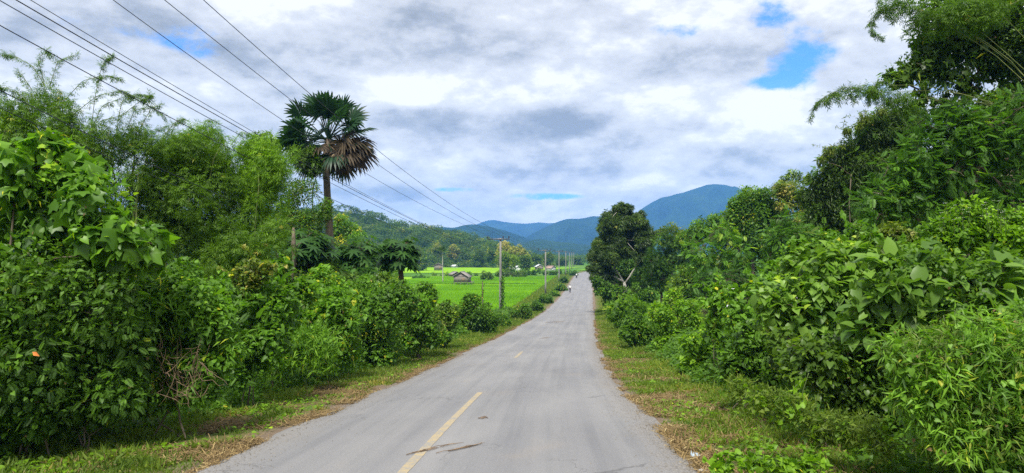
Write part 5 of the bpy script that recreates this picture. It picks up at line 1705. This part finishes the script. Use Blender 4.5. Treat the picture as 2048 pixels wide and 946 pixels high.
stump(1424, 680, 23.3, .85, .07, 'thinner brown stump left of the reddish one')


# ------------------------------------------------------------------ people
def person(px, d, label, face, shirt, trousers, pose='walk', bag=False, skirt=False):
    X = (px - 1024) * d / F; zt = road_top(X, d) if abs(X - croad(d)) < HALF - .1 else float(ground(X, d))
    root = empty('person', (X, d, float(zt)), label, 'person'); root.rotation_euler.z = face
    st = .24 if pose == 'walk' else .05
    # x right, y forward
    J = [('pel', (0, 0, .93), .13), ('wa', (0, .01, 1.08), .115), ('ch', (0, .0, 1.30), .145), ('nk', (0, .01, 1.46), .055), ('hd', (0, .02, 1.56), .085), ('ht', (0, .01, 1.66), .075),
         ('sL', (-.17, 0, 1.40), .055), ('eL', (-.23, -.02, 1.13), .042), ('wL', (-.21, .10, .90), .030), ('hL', (-.20, .13, .82), .032),
         ('sR', (.17, 0, 1.40), .055), ('eR', (.23, -.05, 1.13), .042), ('wR', (.22, -.02, .89), .030), ('hR', (.21, .02, .81), .032),
         ('pL', (-.09, 0, .88), .09), ('kL', (-.10, st * .7, .50), .06), ('aL', (-.10, st, .09), .04), ('tL', (-.10, st + .16, .035), .035),
         ('pR', (.09, 0, .88), .09), ('kR', (.10, -st * .2, .50), .06), ('aR', (.10, -st, .11), .04), ('tR', (.10, -st + .15, .035), .035)]
    E = [('pel', 'wa'), ('wa', 'ch'), ('ch', 'nk'), ('nk', 'hd'), ('hd', 'ht'), ('ch', 'sL'), ('sL', 'eL'), ('eL', 'wL'), ('wL', 'hL'), ('ch', 'sR'), ('sR', 'eR'), ('eR', 'wR'), ('wR', 'hR'),
         ('pel', 'pL'), ('pL', 'kL'), ('kL', 'aL'), ('aL', 'tL'), ('pel', 'pR'), ('pR', 'kR'), ('kR', 'aR'), ('aR', 'tR')]

    def skin(name, joints, edges, grow, mat):
        idx = {j[0]: i for i, j in enumerate(joints)}
        me = bpy.data.meshes.new(name); me.from_pydata([j[1] for j in joints], [(idx[a], idx[b]) for a, b in edges], []); me.update()
        o = bpy.data.objects.new(name, me); COL.objects.link(o)
        md = o.modifiers.new('s', 'SKIN'); sv = me.skin_vertices[0].data
        for i, j in enumerate(joints): sv[i].radius = (j[2] + grow, (j[2] + grow) * .85)
        sv[0].use_root = True
        o.modifiers.new('u', 'SUBSURF').levels = 2
        dg = bpy.context.evaluated_depsgraph_get(); nm = bpy.data.meshes.new_from_object(o.evaluated_get(dg))
        o.modifiers.clear(); o.data = nm; nm.materials.clear(); nm.materials.append(M[mat])
        for p in nm.polygons: p.use_smooth = True
        o.parent = root; return o
    skin('body', J, E, 0, 'skin')
    sub = lambda names: [j for j in J if j[0] in names]
    sn = ['wa', 'pel', 'ch', 'sL', 'eL', 'sR', 'eR']
    skin('shirt', sub(sn), [e for e in E if e[0] in sn and e[1] in sn], .022, shirt)
    tn = ['pel', 'pL', 'kL', 'aL', 'pR', 'kR', 'aR']
    if skirt:
        sk = MB(); sk.tube([(0, 0, 1.0), (0, 0, .9), (0, 0, .6), (0, 0, .28)], [.15, .19, .23, .27], 14); o = sk.build('skirt', M[trousers], root, smooth=True)
    else:
        skin('trousers', sub(tn), [e for e in E if e[0] in tn and e[1] in tn], .020, trousers)
    h = MB(); tpl = unit(260); c = np.array([0, -.005, 1.615]); ok = (tpl[:, 1] < .35) | (tpl[:, 2] > .45)
    tpl = tpl[ok]; n = len(tpl)
    h.scatter(T_cheap(.5), c + tpl * .085, np.cross(tpl, [0, 1, .2]) + [0, 0, -.4], tpl, np.full(n, .07), np.full(n, .3))
    h.build('hair', M['hair'], root)
    if bag:
        b = MB(); b.box((.02, -.20, 1.22), (.14, .07, .19)); o = b.build('rucksack', M['wood'], root)
        md = o.modifiers.new('b', 'BEVEL'); md.width = .04; md.segments = 3
    return root


person(1140, 140, 'person walking on the left road edge in dark trousers and pale top', 3.0, 'white_cloth', 'black_cloth', 'walk', bag=True)
person(1153, 221, 'distant person in a white top and long black skirt on the verge', .1, 'white_cloth', 'black_cloth', 'stand', skirt=True)


# ------------------------------------------------------------------ litter and debris on the road
def twig_bundle(label, a, b, n=10, spread=.025):
    A = np.array(a, float); Bp = np.array(b, float)
    for P in (A, Bp): P[2] = road_top(P[0], P[1]) + .012
    m = MB()
    for k in range(n):
        t0 = RNG.uniform(0, .75); t1 = min(1, t0 + RNG.uniform(.12, .45))
        p = A + (Bp - A) * t0 + [RNG.normal(0, spread), RNG.normal(0, spread), 0]; q = A + (Bp - A) * t1 + [RNG.normal(0, spread), RNG.normal(0, spread), 0]
        for P in (p, q): P[2] = road_top(P[0], P[1]) + .010 + RNG.uniform(0, .01)
        m.tube(limb_path(p, q, 0, .05, 4), [.0045, .004, .004, .002], 4, cap=False)
    tag(m.build('fallen_twigs', M['twig'], origin=A, loc=A), label, 'twigs')


def on_road(px, py):
    """where a sight line meets the road"""
    for d in np.arange(6, 120, .05):
        X = (px - 1024) * d / F
        if EYE + (505 - py) * d / F <= road_top(X, d): return (X, d, 0)
    return (0, d, 0)


twig_bundle('strand of broken brown twigs lying across the yellow line', on_road(810, 910), on_road(925, 884))
twig_bundle('strand of broken brown twigs right of the yellow line', on_road(865, 910), on_road(975, 884))
twig_bundle('small scrap of dry twigs on the bare asphalt further up', on_road(960, 838), on_road(975, 832), 14, .04)
twig_bundle('thin dark debris line far up the right lane', on_road(1075, 677), on_road(1100, 675), 14, .06)
twig_bundle('debris strung across the road where it dips', on_road(1085, 645), on_road(1130, 643), 20, .10)


def crumpled(name, px, py, size, mat, label, cat, seed, lift=.03, flat=.35, dd=None):
    d0 = None
    for d in np.arange(5, 60, .05):
        X = (px - 1024) * d / F
        if EYE + (505 - py) * d / F <= float(ground(X, d)) + lift: d0 = d; break
    if d0 is None: return
    X = (px - 1024) * d0 / F; B = np.array([X, d0, float(ground(X, d0)) + lift])
    n = 9; V = []; Fc = []
    for i in range(n):
        for j in range(n):
            u, v = (i / (n - 1) - .5), (j / (n - 1) - .5)
            w = 1 + .5 * (vnoise(i * .8, j * .8, seed) - .5)
            V.append((u * size * w, v * size * .7 * w, size * flat * (vnoise(i * .9 + 3, j * .9, seed + 2) - .3)))
    for i in range(n - 1):
        for j in range(n - 1): a = i * n + j; Fc.append((a, a + n, a + n + 1, a + 1))
    m = MB(); m.add(V, Fc); o = m.build(name, M[mat], loc=B, smooth=True)
    md = o.modifiers.new('t', 'SOLIDIFY'); md.thickness = .003
    tag(o, label, cat)


crumpled('plastic_bag', 1388, 912, .12, 'plastic', 'crumpled pale blue plastic bag on the gravel edge at the bottom right', 'litter', 3, flat=1.0)
crumpled('paper_scrap', 1403, 940, .09, 'paper', 'pale stone-like scrap right below the crumpled plastic bag', 'litter', 5, flat=.6)
crumpled('paper_scrap', 1532, 882, .22, 'paper', 'flat grey-white scrap lying on the brown cut grass', 'litter', 7, flat=.2)
crumpled('paper_scrap', 1940, 930, .12, 'paper', 'whitish scrap at the bottom right under the reeds', 'litter', 9, flat=.5)
crumpled('paper_scrap', 1698, 940, .10, 'paper', 'pale scrap among the low creeper at the bottom edge', 'litter', 11, flat=.4)
d = 7.0
m = MB(); B = at(68, 703, 7.3)
m.scatter(T_oval, B[None], np.array([[.8, 0, -.5]]), np.array([[0, -1, .3]]), .085, np.array([.5])); tag(m.build('dead_leaf', M['orange'], origin=B, loc=B), 'single orange dead leaf caught in the dark bush at the far left', 'leaf')
root = None
for k in range(26):
    p = at(RNG.uniform(1880, 2010), RNG.uniform(398, 440), 13.4 + RNG.uniform(-.3, .5))
    if root is None: root = empty('white_flowers', p, 'small white flowers scattered over the airy bush at the upper right', 'flowers'); p0 = p
    m = MB()
    for a in (0, 2.1, 4.2): m.scatter(T_cheap(.4, .05, .1), p[None], np.array([[math.cos(a), math.sin(a), .3]]), np.array([[0, 0, 1.0]]), .055, np.array([.5]))
    m.build('flower', M['flower'], root, origin=p0)
    m = MB(); m.tube([p, p + [RNG.normal(0, .04), 0, -.3]], .004, 3, cap=False); m.build('stalk', M['stem'], root, origin=p0)
